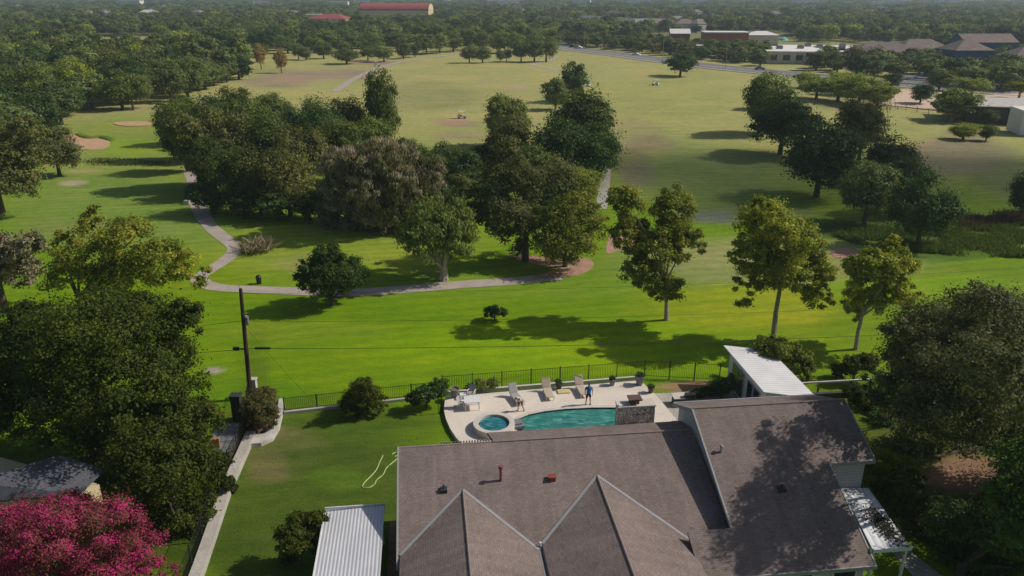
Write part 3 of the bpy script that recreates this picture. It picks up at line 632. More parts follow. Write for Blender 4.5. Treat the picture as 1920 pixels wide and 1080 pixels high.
for a in [
 (950, 275, 166, 88, 'silver', 'round pale green tree on the fairway edge, nearest the dry patch'),
 (1075, 190, 110, 58, 'dark', 'small round dark tree at the far end of the central tree line'),
 (1042, 205, 140, 56, 'silver', 'loose pale shrubby tree beside the small round dark tree'),
 (1088, 310, 160, 132, 'oak', 'biggest spreading tree of the central tree line'),
 (1120, 345, 225, 92, 'dark', 'very dark tree overhanging the concrete path'),
 (1045, 345, 212, 116, 'dark', 'dense blackish tree in the middle of the central tree line'),
 (960, 335, 196, 96, 'olive', 'brown tinged tree in front of the round pale tree'),
 (1000, 385, 255, 80, 'oak', 'tree half hidden behind the tall olive tree'),
 (1045, 395, 285, 90, 'olive', 'tree behind the yellow tinged tree by the gravel loop'),
 (1090, 392, 312, 74, 'lime', 'low bright green tree beside the concrete path'),
 (905, 335, 268, 60, 'dark', 'low dark tree at the gap left of the central tree line'),
 (1275, 143, 92, 60, 'dark', 'lone round tree casting a shadow on the far fairway'),
 (1440, 250, 128, 100, 'oak', 'upper left tree of the dark group on the right fairway'),
 (1462, 290, 165, 120, 'dark', 'tallest black green tree of the dark group on the right'),
 (1530, 370, 220, 155, 'dark', 'widest spreading dark tree with twin trunks on the right fairway'),
 (1610, 300, 168, 92, 'olive', 'thin brownish tree at the top of the dark group'),
 (1620, 420, 292, 110, 'oakf', 'dim grey tree beside the creek'),
 (1665, 345, 250, 100, 'dark', 'open crowned dark tree overlooking the creek'),
 (1720, 465, 318, 120, 'dark', 'lowest dark tree of the right group beside the weedy creek'),
 (1690, 400, 285, 96, 'dark', 'dark tree leaning over the creek behind the lowest one'),
 (1912, 415, 305, 60, 'dark', 'dark tree cut by the right edge above the creek'),
 (1925, 590, 435, 60, 'syc', 'yellowish tree cut by the right edge on the lit lawn'),
 (112, 330, 225, 88, 'olive', 'small tree with dark trunk standing by the red bunker'),
 (528, 137, 87, 26, 'orange', 'orange autumn tree with bare stem on the far fairway'),
 (490, 130, 78, 22, 'orange', 'thin orange brown tree beside the far oaks'),
 (1430, 205, 150, 50, 'silver', 'thin pale tree behind the dark group'),
 (1805, 262, 228, 52, 'lime', 'round yellow green bush on the grass by the pavilion'),
 (1848, 264, 230, 34, 'oak', 'small tree on the grass beside the yellow green bush'),
 (1852, 238, 203, 38, 'oak', 'slim tree in front of the grey pavilion roof'),
 (1785, 228, 160, 92, 'silver', 'spreading light green tree by the tan court'),
 (1725, 195, 153, 44, 'dark', 'little dark tree on the edge of the tan court'),
 (1668, 170, 133, 38, 'dark', 'small round tree in front of the far tennis court'),
 (1760, 170, 125, 50, 'oak', 'round tree behind the tan court'),
 (1850, 160, 128, 66, 'oakf', 'wide grey green tree left of the yellow bush'),
 (1910, 185, 150, 60, 'syc', 'golden bush at the right edge by the pavilion roof'),
 (1820, 180, 140, 66, 'lime', 'lime green tree behind the spreading light tree'),
]:
    tree(*a, name='tree' if a[4] in ('silver', 'lime', 'olive', 'orange') else 'oak_tree')
for a in [(1530, 185, 138, 70), (1570, 190, 132, 84), (1610, 196, 134, 84), (1645, 200, 146, 56), (1512, 165, 130, 44), (1590, 178, 130, 70)]:
    tree(*a, 'lime', 'yellow green tree in the clump left of the tan court', 'lime_tree', 'yellow green trees left of the tan court')
for a, lab in zip([(880, 118, 78, 34), (905, 118, 82, 36), (977, 116, 68, 36), (1002, 117, 62, 44), (1024, 116, 64, 44), (950, 115, 86, 20), (938, 117, 88, 20)],
   ['leftmost tree of the small row crossing the far fairway', 'second tree of the small row crossing the far fairway', 'tree right of the gap in the row on the far fairway', 'tall tree in the row on the far fairway', 'rightmost tree of the row on the far fairway', 'thin tree in the gap of the far fairway row', 'thin stake like tree left of the gap in the far row']):
    tree(*a, 'oakf', lab, 'oak_tree')
G2 = 'oaks lining the back of the far left fairway'
for bx, by, ty, wp in [(455, 118, 82, 44), (490, 108, 78, 36), (560, 112, 80, 26), (574, 113, 86, 24), (607, 110, 76, 36), (650, 120, 86, 52), (690, 114, 82, 34), (720, 116, 80, 40), (757, 110, 78, 32), (778, 107, 74, 26),
                       (640, 100, 68, 40), (590, 98, 62, 40), (540, 100, 64, 44), (800, 102, 60, 40), (825, 100, 58, 40), (850, 97, 56, 44), (700, 98, 58, 44), (745, 96, 56, 44), (660, 96, 56, 40), (500, 96, 60, 44), (935, 100, 55, 40), (965, 100, 54, 44), (905, 97, 55, 40),
                       (1000, 98, 52, 44), (1030, 96, 50, 44), (880, 94, 52, 36)]:
    tree(bx, by, ty, wp, rt.choice(['oakf', 'oak', 'oak']), 'grey green oak at the back edge of the far fairway', 'oak_tree', G2)
# woods on the left: every near tree its own object
LW = 'trees of the woods beyond the left fairway'
def inside(x, y, poly):
    c = False; n = len(poly)
    for i in range(n):
        x1, y1 = poly[i]; x2, y2 = poly[i-1]
        if (y1 > y) != (y2 > y) and x < (x2-x1)*(y-y1)/(y2-y1)+x1: c = not c
    return c
def scatter(poly, spacing, seed, n=3000):
    rnd = random.Random(seed); out = []
    P = [G(*p) for p in poly]; Pw = [(p.x, p.y) for p in P]
    x0, x1 = min(p[0] for p in Pw), max(p[0] for p in Pw); y0, y1 = min(p[1] for p in Pw), max(p[1] for p in Pw)
    for _ in range(n):
        x, y = rnd.uniform(x0, x1), rnd.uniform(y0, y1)
        if inside(x, y, Pw) and all((x-a)**2+(y-b)**2 > spacing**2 for a, b in out): out.append((x, y))
    return out
for x, y in scatter([(-40, 285), (60, 272), (118, 235), (135, 214), (300, 203), (400, 165), (462, 150), (440, 125), (380, 110), (-40, 104)], 8.0, 5, 5000):
    R = rt.uniform(5.4, 7.2); H = rt.uniform(9, 14)
    st = rt.choices(['oakf', 'oak', 'olive', 'lime', 'grey', 'dark'], [6, 5, 3, .5, .4, 2])[0]
    place('oak_tree', 'mixed green tree in the woods beyond the left fairway', 'tree', LW, (x, y, float(hz(x, y))), H, R, st, 'mid' if y < 280 else 'lo', rt.randrange(2), rt.uniform(0, 6.28))
near_tree('oak_tree', 'two stemmed tree at the front of the left woods', 250, 207, [(255, 165, 34, 24, 0), (225, 170, 26, 20, 0)], 'oakf', 50, 90, .6, .3, .3, seed=70, zf=.35)
# roadside trees on the right
RW = 'roadside trees in front of the school buildings'
for x, y in scatter([(1062, 84), (1200, 99), (1320, 113), (1500, 130), (1640, 143), (1660, 126), (1500, 106), (1400, 100), (1290, 95), (1200, 86), (1090, 76)], 7.2, 8, 2500):
    if 1430 < proj(x, y, 0)[0] < 1525 and rt.random() < .75: continue
    place('street_tree', 'small round tree along the far road', 'tree', RW, (x, y, 0), rt.uniform(6, 9), rt.uniform(4.4, 6), rt.choice(['oakf', 'oak', 'dark', 'oak', 'olive', 'russet']), 'lo', rt.randrange(2), rt.uniform(0, 6.28))
for x, y in scatter([(1640, 140), (1700, 150), (1900, 175), (1960, 150), (1960, 118), (1850, 112), (1700, 112), (1600, 118)], 8.6, 9, 1200):
    place('parking_tree', 'round tree around the far right car park', 'tree', 'trees around the far right car park', (x, y, 0), rt.uniform(7, 10), rt.uniform(5, 6.8), rt.choice(['oakf', 'oak', 'dark']), 'lo', rt.randrange(2), rt.uniform(0, 6.28))

# distant woods: one mass nobody could count --------------------------------
def distant_woods():
    g = np.random.default_rng(9); pts = []; sca = []
    bx = np.array([-400, 0, 160, 165, 300, 305, 455, 600, 860, 900, 1045, 1100, 1200, 1230, 1480, 1500, 1700, 1920, 2400])
    by = np.array([104, 104, 100, 69, 69, 100, 100, 96, 88, 90, 82, 76, 80, 62, 62, 80, 84, 88, 95])
    keep = [(690, 36, 815, 48), (588, 46, 652, 60), (1000, 40, 1330, 44), (1255, 72, 1480, 96), (1420, 92, 1640, 125)]
    for d0, d1, sp, s0 in ((330, 1000, 11.2, 1.32), (1000, 1900, 16, 1.8), (1900, 3600, 30, 3.0), (3600, 7200, 60, 5)):
        yy = np.arange(d0, d1, sp)
        for y in yy:
            X = np.arange(-.86*y-30, .86*y+30, sp); k = len(X)
            X = X+g.uniform(-.5, .5, k)*sp; Y = y+g.uniform(-.5, .5, k)*sp
            f = Y*math.cos(PT)+CH*math.sin(PT); px = 960+F*X/f; py = 540-F*(Y*math.sin(PT)-CH*math.cos(PT))/f
            ok = py < np.interp(px, bx, by)
            for a, b, c, d in keep: ok &= ~((px > a) & (px < c) & (py > b) & (py < d))
            ok &= g.random(k) > .06
            sz = s0*g.uniform(.8, 1.25, k); szz = g.uniform(.62, 1.3, k)*(1+.1*s0)*.9
            for i in np.nonzero(ok)[0]: pts.append((X[i], Y[i], 0)); sca.append((sz[i], sz[i], szz[i]))
    n = len(pts); me = bpy.data.meshes.new('distant_woods'); me.vertices.add(n)
    me.vertices.foreach_set('co', np.array(pts).ravel())
    a = me.attributes.new('scl', 'FLOAT_VECTOR', 'POINT'); a.data.foreach_set('vector', np.array(sca).ravel())
    a = me.attributes.new('rot', 'FLOAT_VECTOR', 'POINT'); r = np.zeros((n, 3)); r[:, 2] = g.uniform(0, 6.28, n); a.data.foreach_set('vector', r.ravel())
    a = me.attributes.new('pick', 'INT', 'POINT'); a.data.foreach_set('value', g.choice([0, 0, 0, 1, 1, 2, 2, 3, 4], n).astype(np.int32))
    o = bpy.data.objects.new('distant_woods', me); link(o)
    tag(o, 'continuous far woodland stretching to the hazy horizon', None, None, 'stuff')
    ng = bpy.data.node_groups.new('woods', 'GeometryNodeTree')
    ng.interface.new_socket('Geometry', in_out='INPUT', socket_type='NodeSocketGeometry'); ng.interface.new_socket('Geometry', in_out='OUTPUT', socket_type='NodeSocketGeometry')
    gi = ng.nodes.new('NodeGroupInput'); go = ng.nodes.new('NodeGroupOutput'); jn = ng.nodes.new('GeometryNodeJoinGeometry')
    def attr(nm, t):
        q = ng.nodes.new('GeometryNodeInputNamedAttribute'); q.data_type = t; q.inputs[0].default_value = nm
        return [s for s in q.outputs if s.enabled and s.name == 'Attribute'][0]
    sa, ra, pa = attr('scl', 'FLOAT_VECTOR'), attr('rot', 'FLOAT_VECTOR'), attr('pick', 'INT')
    e2r = ng.nodes.new('FunctionNodeEulerToRotation'); ng.links.new(ra, e2r.inputs[0])
    crowns = {}
    for ob in sc.objects:
        if ob.type == 'MESH' and ob.data.name.startswith('crown'): crowns.setdefault(ob.data.name, ob)
    for k, st in enumerate(['oakf', 'oak', 'dark', 'olive', 'lime']):
        if (st, 'lo', 1) not in PROTO or PROTO[(st, 'lo', 1)][0].name not in crowns:
            place('oak_tree', 'mixed green tree in the woods beyond the left fairway', 'tree', LW, G(60+40*k, 110), 11, 5, st, 'lo', 1, 0)
            for ob in sc.objects:
                if ob.type == 'MESH' and ob.data is PROTO[(st, 'lo', 1)][0]: crowns[ob.data.name] = ob
        src = crowns[PROTO[(st, 'lo', 1)][0].name]
        ip = ng.nodes.new('GeometryNodeInstanceOnPoints'); inf = ng.nodes.new('GeometryNodeObjectInfo'); inf.inputs[0].default_value = src
        inf.inputs['As Instance'].default_value = True
        cmp_ = ng.nodes.new('FunctionNodeCompare'); cmp_.data_type = 'INT'; cmp_.operation = 'EQUAL'
        ins = [s for s in cmp_.inputs if s.enabled]; ng.links.new(pa, ins[0]); ins[1].default_value = k
        ng.links.new(gi.outputs[0], ip.inputs['Points']); ng.links.new(cmp_.outputs[0], ip.inputs['Selection'])
        ng.links.new(inf.outputs['Geometry'], ip.inputs['Instance']); ng.links.new(e2r.outputs[0], ip.inputs['Rotation']); ng.links.new(sa, ip.inputs['Scale'])
        ng.links.new(ip.outputs[0], jn.inputs[0])
    ng.links.new(jn.outputs[0], go.inputs[0])
    md = o.modifiers.new('scatter', 'NODES'); md.node_group = ng
    print('distant points', n)
distant_woods()
# far hills
hm = MB(); rh = random.Random(4); k = 60; R0, R1 = 6500, 8800
for i in range(k):
    for j, (rr, hh) in enumerate(((R0, 0), (R0+500, 1), (R1, 1), (R1+300, 0))):
        a = math.radians(90-52+104*i/(k-1)); h = hh*(46+22*math.sin(i*.35)+12*math.sin(i*.9+2)+(10 if j == 2 else 0))-1
        hm.v.append((rr*math.cos(a), rr*math.sin(a), h))
for i in range(k-1):
    for j in range(3): a = i*4+j; hm.f.append((a, a+1, a+5, a+4))
tag(hm.build('hills', M['hill'], smooth=True), 'low blue hills on the horizon', None, None, 'structure')
# ================================================================ paths, road, bunkers
strip('cart_path', [(352, 318), (364, 340), (368, 372), (378, 400), (398, 428), (428, 452), (441, 466), (430, 482), (410, 496), (385, 512), (372, 524), (400, 538), (450, 542), (550, 546), (640, 549), (700, 547), (780, 541), (860, 534), (940, 529), (1000, 524), (1050, 519)],
      lambda t: 2.1+.25*math.sin(t*9), M['pathc'], .035, 'curving pale cart path across the near fairway')
patch('gravel_bed', [(1000, 520), (1040, 522), (1090, 514), (1112, 500), (1108, 488), (1088, 483), (1050, 486), (1000, 480), (950, 478), (1000, 495), (1050, 503), (1030, 510)], M['terra'], .03, 'terracotta gravel loop at the end of the cart path')
patch('gravel_bed', [(1138, 475), (1165, 468), (1200, 462), (1215, 452), (1195, 436), (1165, 432), (1142, 445)], M['terra'], .03, 'terracotta sand patch behind the two headed sycamore')
strip('fairway_path', [(628, 172), (645, 160), (668, 146), (700, 131), (735, 120), (780, 112), (830, 105), (870, 99)], 2.8, M['pathc'], .06, 'pale path climbing the far left fairway')
strip('fairway_path', [(1126, 392), (1131, 370), (1134, 340), (1136, 316)], 1.8, M['concrete'], .05, 'straight concrete path beside the central tree line')
strip('fairway_path', [(1046, 133), (1020, 126), (998, 122), (1012, 117), (1032, 113), (1042, 105)], 2.6, M['pathc'], .06, 'thin hooked path on the far fairway')
0 and strip('fairway_path', [(60, 318), (140, 314), (230, 317), (300, 321), (345, 328)], 1.4, M['pathc'], .04, 'faint worn track crossing the left fairway')
strip('road', [(1030, 78), (1048, 88), (1090, 94), (1200, 108), (1330, 124), (1430, 134), (1560, 146), (1720, 160), (2000, 180)], 17, M['asphalt'], .08, 'grey two lane road along the far side of the golf course')
strip('pavement', [(1045, 91), (1090, 98), (1200, 112.5), (1330, 129), (1430, 139), (1560, 151), (1720, 166), (2000, 187)], 2.2, M['concrete'], .18, 'pale pavement on the near side of the far road')
strip('road_marking', [(1048, 88), (1090, 94), (1200, 108), (1330, 124), (1430, 134), (1560, 146), (1720, 160), (2000, 180)], .5, M['white'], .09, 'pale centre line of the far road')
patch('car_park', [(1660, 152), (1700, 158), (1930, 172), (2000, 172), (1980, 140), (1800, 132), (1690, 140)], M['asphalt'], .09, 'grey car park beyond the tan court')
patch('tan_court', [(1645, 186), (1655, 174), (1700, 168), (1760, 170), (1800, 180), (1810, 196), (1770, 208), (1700, 202), (1655, 196)], M['tan'], .09, 'smooth tan sports court')
patch('tan_court', [(1845, 180), (1900, 176), (1960, 178), (1960, 190), (1860, 186)], M['tan'], .09, 'tan court strip behind the grey pavilion')
patch('bunker', [(118, 262), (128, 254), (150, 253), (165, 258), (185, 260), (203, 264), (206, 272), (192, 279), (165, 281), (135, 279), (118, 274)], M['sand'], .03, 'red sand bunker on the left fairway')
patch('bunker', [(212, 232), (240, 228), (300, 229), (340, 232), (300, 235), (240, 237)], M['sand'], .03, 'thin sand bunker in the shade behind the red one')
bl = MB()
for i in range(16):
    t = i/15; x = 150+58*t; y = 253+10*t+3*math.sin(t*6); p = GH(x, y); bl.lathe([(1.2, -.2), (1.0, .08), (.5, .2), (.05, .24)], 8, (p.x, p.y))
def gcol(me, c):
    a = me.color_attributes.new('tint', 'FLOAT_COLOR', 'POINT'); a.data.foreach_set('color', np.tile(np.array([*c, 1.]), (len(me.vertices), 1)).ravel())
o = bl.build('bunker_bank', M['ground'], smooth=True); gcol(o.data, C(90, 120, 34)); tag(o, 'grassy lip along the back of the red bunker', None, None, 'structure')
patch('bunker', [(1562, 470), (1590, 466), (1630, 470), (1640, 480), (1600, 486), (1565, 482)], M['terra'], .03, 'pinkish bare sand behind the sycamores')

# weeds of the creek: tall grass nobody could count
def weeds(name, label, poly, n, hgt, pal, seed):
    g = np.random.default_rng(seed); P = [GH(*p) for p in poly]; Pw = [(p.x, p.y) for p in P]; rnd = random.Random(seed)
    x0, x1 = min(p[0] for p in Pw), max(p[0] for p in Pw); y0, y1 = min(p[1] for p in Pw), max(p[1] for p in Pw); pts = []
    while len(pts) < n:
        x, y = rnd.uniform(x0, x1), rnd.uniform(y0, y1)
        if inside(x, y, Pw) and (math.sin(x*.7+y*.3)+math.sin(y*.9-x*.25)+rnd.uniform(-1, 1.6)) > 0: pts.append((x, y, float(hz(x, y))))
    p = np.array(pts); d = unit(np.concatenate([g.normal(size=(n, 2))*.45, np.ones((n, 1))], 1)); s = hgt*(.5+g.random(n))[:, None]
    b = unit(np.cross(d, g.normal(size=(n, 3))))*.12*hgt; c = p+d*s*.55+g.normal(size=(n, 3))*.1
    V = np.stack([p, c+b, p+d*s, c-b], 1).reshape(-1, 3); pal = np.array(pal); col = np.repeat(pal[g.integers(0, len(pal), n)]*(.75+.5*g.random((n, 1))), 4, 0)
    tag(link(bpy.data.objects.new(name, mesh_quads(name, V, np.arange(n*4).reshape(n, 4), col, M['leaf']))), label, None, None, 'stuff')
weeds('weeds', 'tall rank green weeds filling the creek on the right', [(1560, 440), (1600, 425), (1700, 430), (1790, 410), (1930, 400), (1930, 485), (1800, 480), (1680, 470), (1600, 458)], 22000, .6, [(.07, .125, .025), (.095, .155, .03), (.12, .17, .05)], 1)
weeds('weeds', 'brown dead weeds on the creek bank', [(1780, 408), (1930, 400), (1930, 424), (1800, 430)], 3500, .8, [(.09, .06, .045), (.12, .09, .06)], 2)
weeds('weeds', 'low green weeds along the ditch by the red bunker', [(100, 302), (150, 296), (230, 298), (320, 304), (320, 312), (200, 311), (110, 313)], 1800, .35, [(.09, .1, .03), (.1, .13, .05)], 3)
def plume(px, py):
    p = GH(px, py); g = np.random.default_rng(7); n = 900
    d = unit(np.concatenate([g.normal(size=(n, 2))*.75, np.ones((n, 1))], 1)); base = np.array([[p.x, p.y, p.z]])+np.concatenate([g.normal(size=(n, 2))*.8, np.zeros((n, 1))], 1)-np.array([[p.x, p.y, p.z]])
    s = (1.1+1.1*g.random(n))[:, None]; b = unit(np.cross(d, g.normal(size=(n, 3))))*.05
    V = np.stack([base, base+d*s*.6+b, base+d*s*np.array([1.15, 1.15, .9]), base+d*s*.6-b], 1).reshape(-1, 3)
    col = np.repeat(np.array([(.16, .17, .07), (.3, .27, .17), (.5, .45, .36)])[g.integers(0, 3, n)], 4, 0)
    r = empty('pampas_grass', p, 0, 'clump of pale feathery ornamental grass beside the cart path', 'plant')
    link(bpy.data.objects.new('blades', mesh_quads('blades', V, np.arange(n*4).reshape(n, 4), col, M['leafd'])), r)
plume(484, 470)

# ================================================================ the house
HO = W(10, 36); HR = (10, 36, 0)
house = empty('brick_house', HO, YAW, 'large house with brown shingle roofs beside the pool', 'house')
def hb(mb, name, mat, parent=None, **k):
    return mb.build(name, M[mat] if isinstance(mat, str) else mat, parent or house, off=HR, **k)
ZR = 5.0; S1 = .333
def zm(v): return ZR-S1*(40-v) if v <= 40 else ZR-S1*(v-40)
TH = .16
# main roof
vr = lambda x: x
m = MB(); m.slab([(-2.2, 32.6, zm(32.6)), (15.75, 32.6, zm(32.6)), (15.75, 40, ZR), (-2.2, 40, ZR)], TH)
hb(m, 'main_roof', 'shingle')
m = MB(); m.slab([(3.5, 40, ZR), (15.72, 40, ZR), (16.4, 42.5, zm(42.5)), (3.25, 42.5, zm(42.5))], TH)
rb = hb(m, 'rear_roof', 'shingle')
m = MB(); m.box(-2.26, 40.0, ZR-.22, 3.45, 40.12, ZR+.03); m.tube([(3.4, 40.03, ZR+.02), (15.7, 40.03, ZR+.02)], .07, 6); hb(m, 'ridge_cap', 'ridge')
m = MB(); m.box(-2.32, 32.6, 0, -2.2, 32.62, 0.01)
m = MB(); m.v = []; m.f = []
m.slab([(-2.30, 32.6, zm(32.6)+.04), (-2.2, 32.6, zm(32.6)+.04), (-2.2, 40.1, ZR+.06), (-2.30, 40.1, ZR+.06)], .24); hb(m, 'rake_trim', 'fascia')
# walls under the roofs
wb = MB()
wb.slab([(-1.8, 27, 2.45), (13.4, 27, 2.45), (13.4, 31.2, 2.45), (15.9, 33.2, 2.45), (15.9, 42.1, 2.45), (3.6, 42.1, 2.45), (3.6, 39.8, 2.45), (-1.8, 39.8, 2.45)], 2.45)
hb(wb, 'wall', 'brick')
# the main end gable wall above the eave, left
m = MB(); m.poly([(-1.8, 32.7, 2.4), (-1.8, 39.85, 2.4), (-1.8, 39.85, ZR-.2), (-1.8, 32.9, 2.45)]); hb(m, 'gable_wall', 'siding')
# cross gables
def cross(u0, z0, v0, uL, uR, name):
    s = .345; vn = 24.0
    zL = z0-s*(u0-uL); zR = z0-s*(uR-u0); vL = 40-(ZR-zL)/S1; vR = 40-(ZR-zR)/S1
    m = MB(); e = .05
    m.slab([(uL, vn, zL+e), (u0, vn, z0+e), (u0, v0, z0+e), (uL, vL, zL+e)], TH)
    m.slab([(u0, vn, z0+e), (uR, vn, zR+e), (uR, vR, zR+e), (u0, v0, z0+e)], TH)
    r = hb(m, 'gable_roof', 'shingle')
    c = MB(); c.tube([(u0, vn, z0+e+.01), (u0, v0, z0+e+.01)], .06, 6); c.build('ridge_cap', M['ridge'], r, off=HR)
    for ue, ze, ve, sg in ((uL, zL, vL, 1), (uR, zR, vR, -1)):
        a, b = Vector((u0, v0, z0+e+.04)), Vector((ue, ve, ze+e+.04)); d = (b-a).normalized(); nrm = Vector((-d.y, d.x, 0)).normalized()*.085
        f = MB(); f.slab([a+nrm, b+nrm, b-nrm, a-nrm] if (b-a).cross(nrm).z > 0 else [a-nrm, b-nrm, b+nrm, a+nrm], .05)
        hb(f, 'valley_flashing', 'fascia')
    return zL, zR, vL, vR
cross(1.40, 3.95, 36.85, -2.12, 5.18, 'a')
cross(9.20, 4.06, 37.18, 5.42, 13.35, 'b')
m = MB(); m.box(5.2, 24, 2.50, 5.3, 33.1, 2.66); m.box(5.36, 24, 2.58, 5.42, 33.3, 2.72); hb(m, 'gutter', 'fascia')
m = MB(); m.tube([(5.30, 33.15, 2.75), (5.30, 33.15, 3.0)], .06, 8); hb(m, 'vent_pipe', 'white')
# the taller wing
WR = 6.5; S2 = .44
def zw(v): return WR-S2*(40-v) if v <= 40 else WR-S2*(v-40)
m = MB()
m.slab([(15.7, 30.3, zw(30.3)), (22.62, 30.3, zw(30.3)), (22.62, 36.0, zw(36)), (25.45, 36.0, zw(36)), (25.45, 40, WR), (15.7, 40, WR)], TH)
m.slab([(13.2, 30.3, zw(30.3)), (15.7, 30.3, zw(30.3)), (15.7, 32.75, zw(32.75)), (13.2, 32.75, zw(32.75))], TH)
hb(m, 'wing_roof', 'shingle')
m = MB(); m.slab([(15.7, 40, WR), (25.45, 40, WR), (25.45, 43.4, zw(43.4)), (15.7, 43.4, zw(43.4))], TH); hb(m, 'rear_roof', 'shingle')
m = MB(); m.tube([(15.7, 40.02, WR+.02), (25.45, 40.02, WR+.02)], .07, 6); hb(m, 'ridge_cap', 'ridge')
m = MB()
m.slab([(15.60, 32.75, zw(32.75)+.03), (15.7, 32.75, zw(32.75)+.03), (15.7, 40, WR+.03), (15.60, 40, WR+.03)], .26)
m.slab([(15.60, 40, WR+.03), (15.7, 40, WR+.03), (15.7, 43.4, zw(43.4)+.03), (15.60, 43.4, zw(43.4)+.03)], .26)
m.slab([(22.62, 30.3, zw(30.3)+.03), (22.7, 30.3, zw(30.3)+.03), (22.7, 36.0, zw(36)+.03), (22.62, 36.0, zw(36)+.03)], .22)
m.slab([(25.45, 36.0, zw(36)+.03), (25.53, 36.0, zw(36)+.03), (25.53, 40, WR+.03), (25.45, 40, WR+.03)], .22)
m.box(15.7, 43.4, zw(43.4)-.2, 25.45, 43.5, zw(43.4)+.02); m.box(13.2, 30.2, zw(30.3)-.2, 22.7, 30.3, zw(30.3)+.02); m.box(22.7, 35.92, zw(36)-.2, 25.5, 36.0, zw(36)+.02)
hb(m, 'rake_trim', 'fascia')
m = MB()   # gable end wall facing the pool side
m.poly([(15.95, 33.0, 2.5), (15.95, 43.1, 2.5), (15.95, 43.1, zw(43.1)-.18), (15.95, 40, WR-.18), (15.95, 33.0, zw(33)-.18)][::-1])
m.poly([(25.1, 36.3, 0), (25.1, 43.1, 0), (25.1, 43.1, zw(43.1)-.18), (25.1, 40, WR-.18), (25.1, 36.3, zw(36.3)-.18)])
m.poly([(22.3, 36.3, 0), (25.1, 36.3, 0), (25.1, 36.3, zw(36.3)-.18), (22.3, 36.3, zw(36.3)-.18)])
m.poly([(22.3, 30.7, 0), (22.3, 36.3, 0), (22.3, 36.3, zw(36.3)-.18), (22.3, 30.7, zw(30.7)-.18)])
m.poly([(15.95, 43.1, 0), (15.95, 43.1, zw(43.1)-.18), (25.1, 43.1, zw(43.1)-.18), (25.1, 43.1, 0)])
m.poly([(13.5, 30.7, 0), (22.3, 30.7, 0), (22.3, 30.7, zw(30.7)-.18), (13.5, 30.7, zw(30.7)-.18)])
hb(m, 'gable_wall', 'siding')
for (a, b) in ((17.0, 17.8), (18.6, 19.4), (20.6, 21.8)):
    m = MB(); m.box(a, 30.62, .9, b, 30.69, 2.1); wn = hb(m, 'window', 'glass'); f = MB(); f.box(a-.08, 30.6, .82, a, 30.7, 2.18); f.box(b, 30.6, .82, b+.08, 30.7, 2.18); f.box(a, 30.6, 2.1, b, 30.7, 2.18); f.box(a, 30.6, .82, b, 30.7, .9); f.build('window_frame', M['white'], wn, off=HR)
# chimney
m = MB(); m.box(11.75, 42.55, 2.4, 14.15, 43.35, 5.35); ch = hb(m, 'chimney', 'stone')
m = MB(); m.box(11.7, 42.5, 5.35, 14.2, 43.4, 5.43); m.build('chimney_crown', M['coping'], ch, off=HR)
m = MB(); m.box(12.55, 42.75, 5.43, 13.15, 43.15, 5.72); m.slab([(12.45, 42.6, 5.85), (13.3, 42.6, 5.85), (13.3, 43.3, 5.85), (12.45, 43.3, 5.85)], .1); m.build('chimney_cap', M['potr'], ch, off=HR)
m = MB(); m.box(11.78, 42.6, 5.43, 12.0, 42.8, 5.5); m.build('bracket', M['white'], ch, off=HR)
# roof vents
def onroof(px, py, zf):
    lo = 3.5
    for _ in range(12):
        p = G(px, py, lo); u, v = UV(p); lo = zf(v)
    return u, v, lo
def vent(px, py, zf, kind):
    u, v, z = onroof(px, py, zf); m = MB(); s = MB()
    if kind == 'pipe': m.tube([(u, v, z-.1), (u, v, z+.85)], .08, 8); m.lathe([(.13, z+.8), (.15, z+.86), (.13, z+.98)], 10, (u, v)); return hb(m, 'flue_pipe', 'red')
    if kind == 'box': m.box(u-.19, v-.17, z-.1, u+.19, v+.17, z+.2); m.box(u-.23, v-.21, z+.2, u+.23, v+.21, z+.25); return hb(m, 'box_vent', 'red')
    if kind == 'dark': m.box(u-.2, v-.2, z-.1, u+.2, v+.2, z+.16); m.tube([(u, v, z+.1), (u, v, z+.4)], .05, 8); return hb(m, 'box_vent', 'dark')
    if kind == 'white': m.tube([(u, v, z-.1), (u, v, z+.45)], .07, 8); m.lathe([(.11, z+.34), (.13, z+.4), (.07, z+.48)], 12, (u, v)); return hb(m, 'vent_pipe', 'fascia')
    if kind == 'turbine': m.lathe([(.2, z-.1), (.2, z+.12), (.3, z+.2), (.34, z+.34), (.26, z+.48), (.05, z+.54)], 16, (u, v)); return hb(m, 'turbine_vent', 'fascia')
vent(939, 901, zm, 'pipe'); vent(1035, 899, zm, 'box'); vent(832, 920, zm, 'dark')
vent(1352, 847, zw, 'white'); vent(1479, 872, zw, 'white'); vent(1467, 898, zw, 'white'); vent(1465, 918, zw, 'dark'); vent(1598, 849, zw, 'white')

# ---- carport on the left and patio cover on the right: structures of their own
o = empty('carport', W(-4.8, 35), YAW, 'white ribbed metal carport against the left side of the house', 'carport')
R_ = (-4.8, 35, 0)
m = MB(); m.slab([(-6.5, 28, 2.35), (-3.1, 28, 2.6), (-3.1, 37.85, 2.6), (-6.5, 37.95, 2.35)], .08); m.build('roof', M['metal_white'], o, off=R_)
m = MB(); m.box(-6.56, 28, 2.2, -6.5, 38.0, 2.38); m.box(-6.5, 37.96, 2.22, -3.1, 38.02, 2.62); m.build('roof_trim', M['white'], o, off=R_)
for u in (-6.35, -3.3):
    for v in (29, 33.3, 37.6): m = MB(); m.box(u-.05, v-.05, 0, u+.05, v+.05, 2.3); m.build('post', M['white'], o, off=R_)
o = empty('patio_cover', W(24, 33.5), YAW, 'white metal patio cover with leaf litter on the right side of the house', 'patio cover'); R_ = (24, 33.5, 0)
m = MB(); m.slab([(22.75, 30.95, 2.75), (24.95, 30.95, 2.6), (25.6, 36.25, 2.6), (23.85, 36.25, 2.75)], .07); m.build('roof', M['metal_old'], o, off=R_)
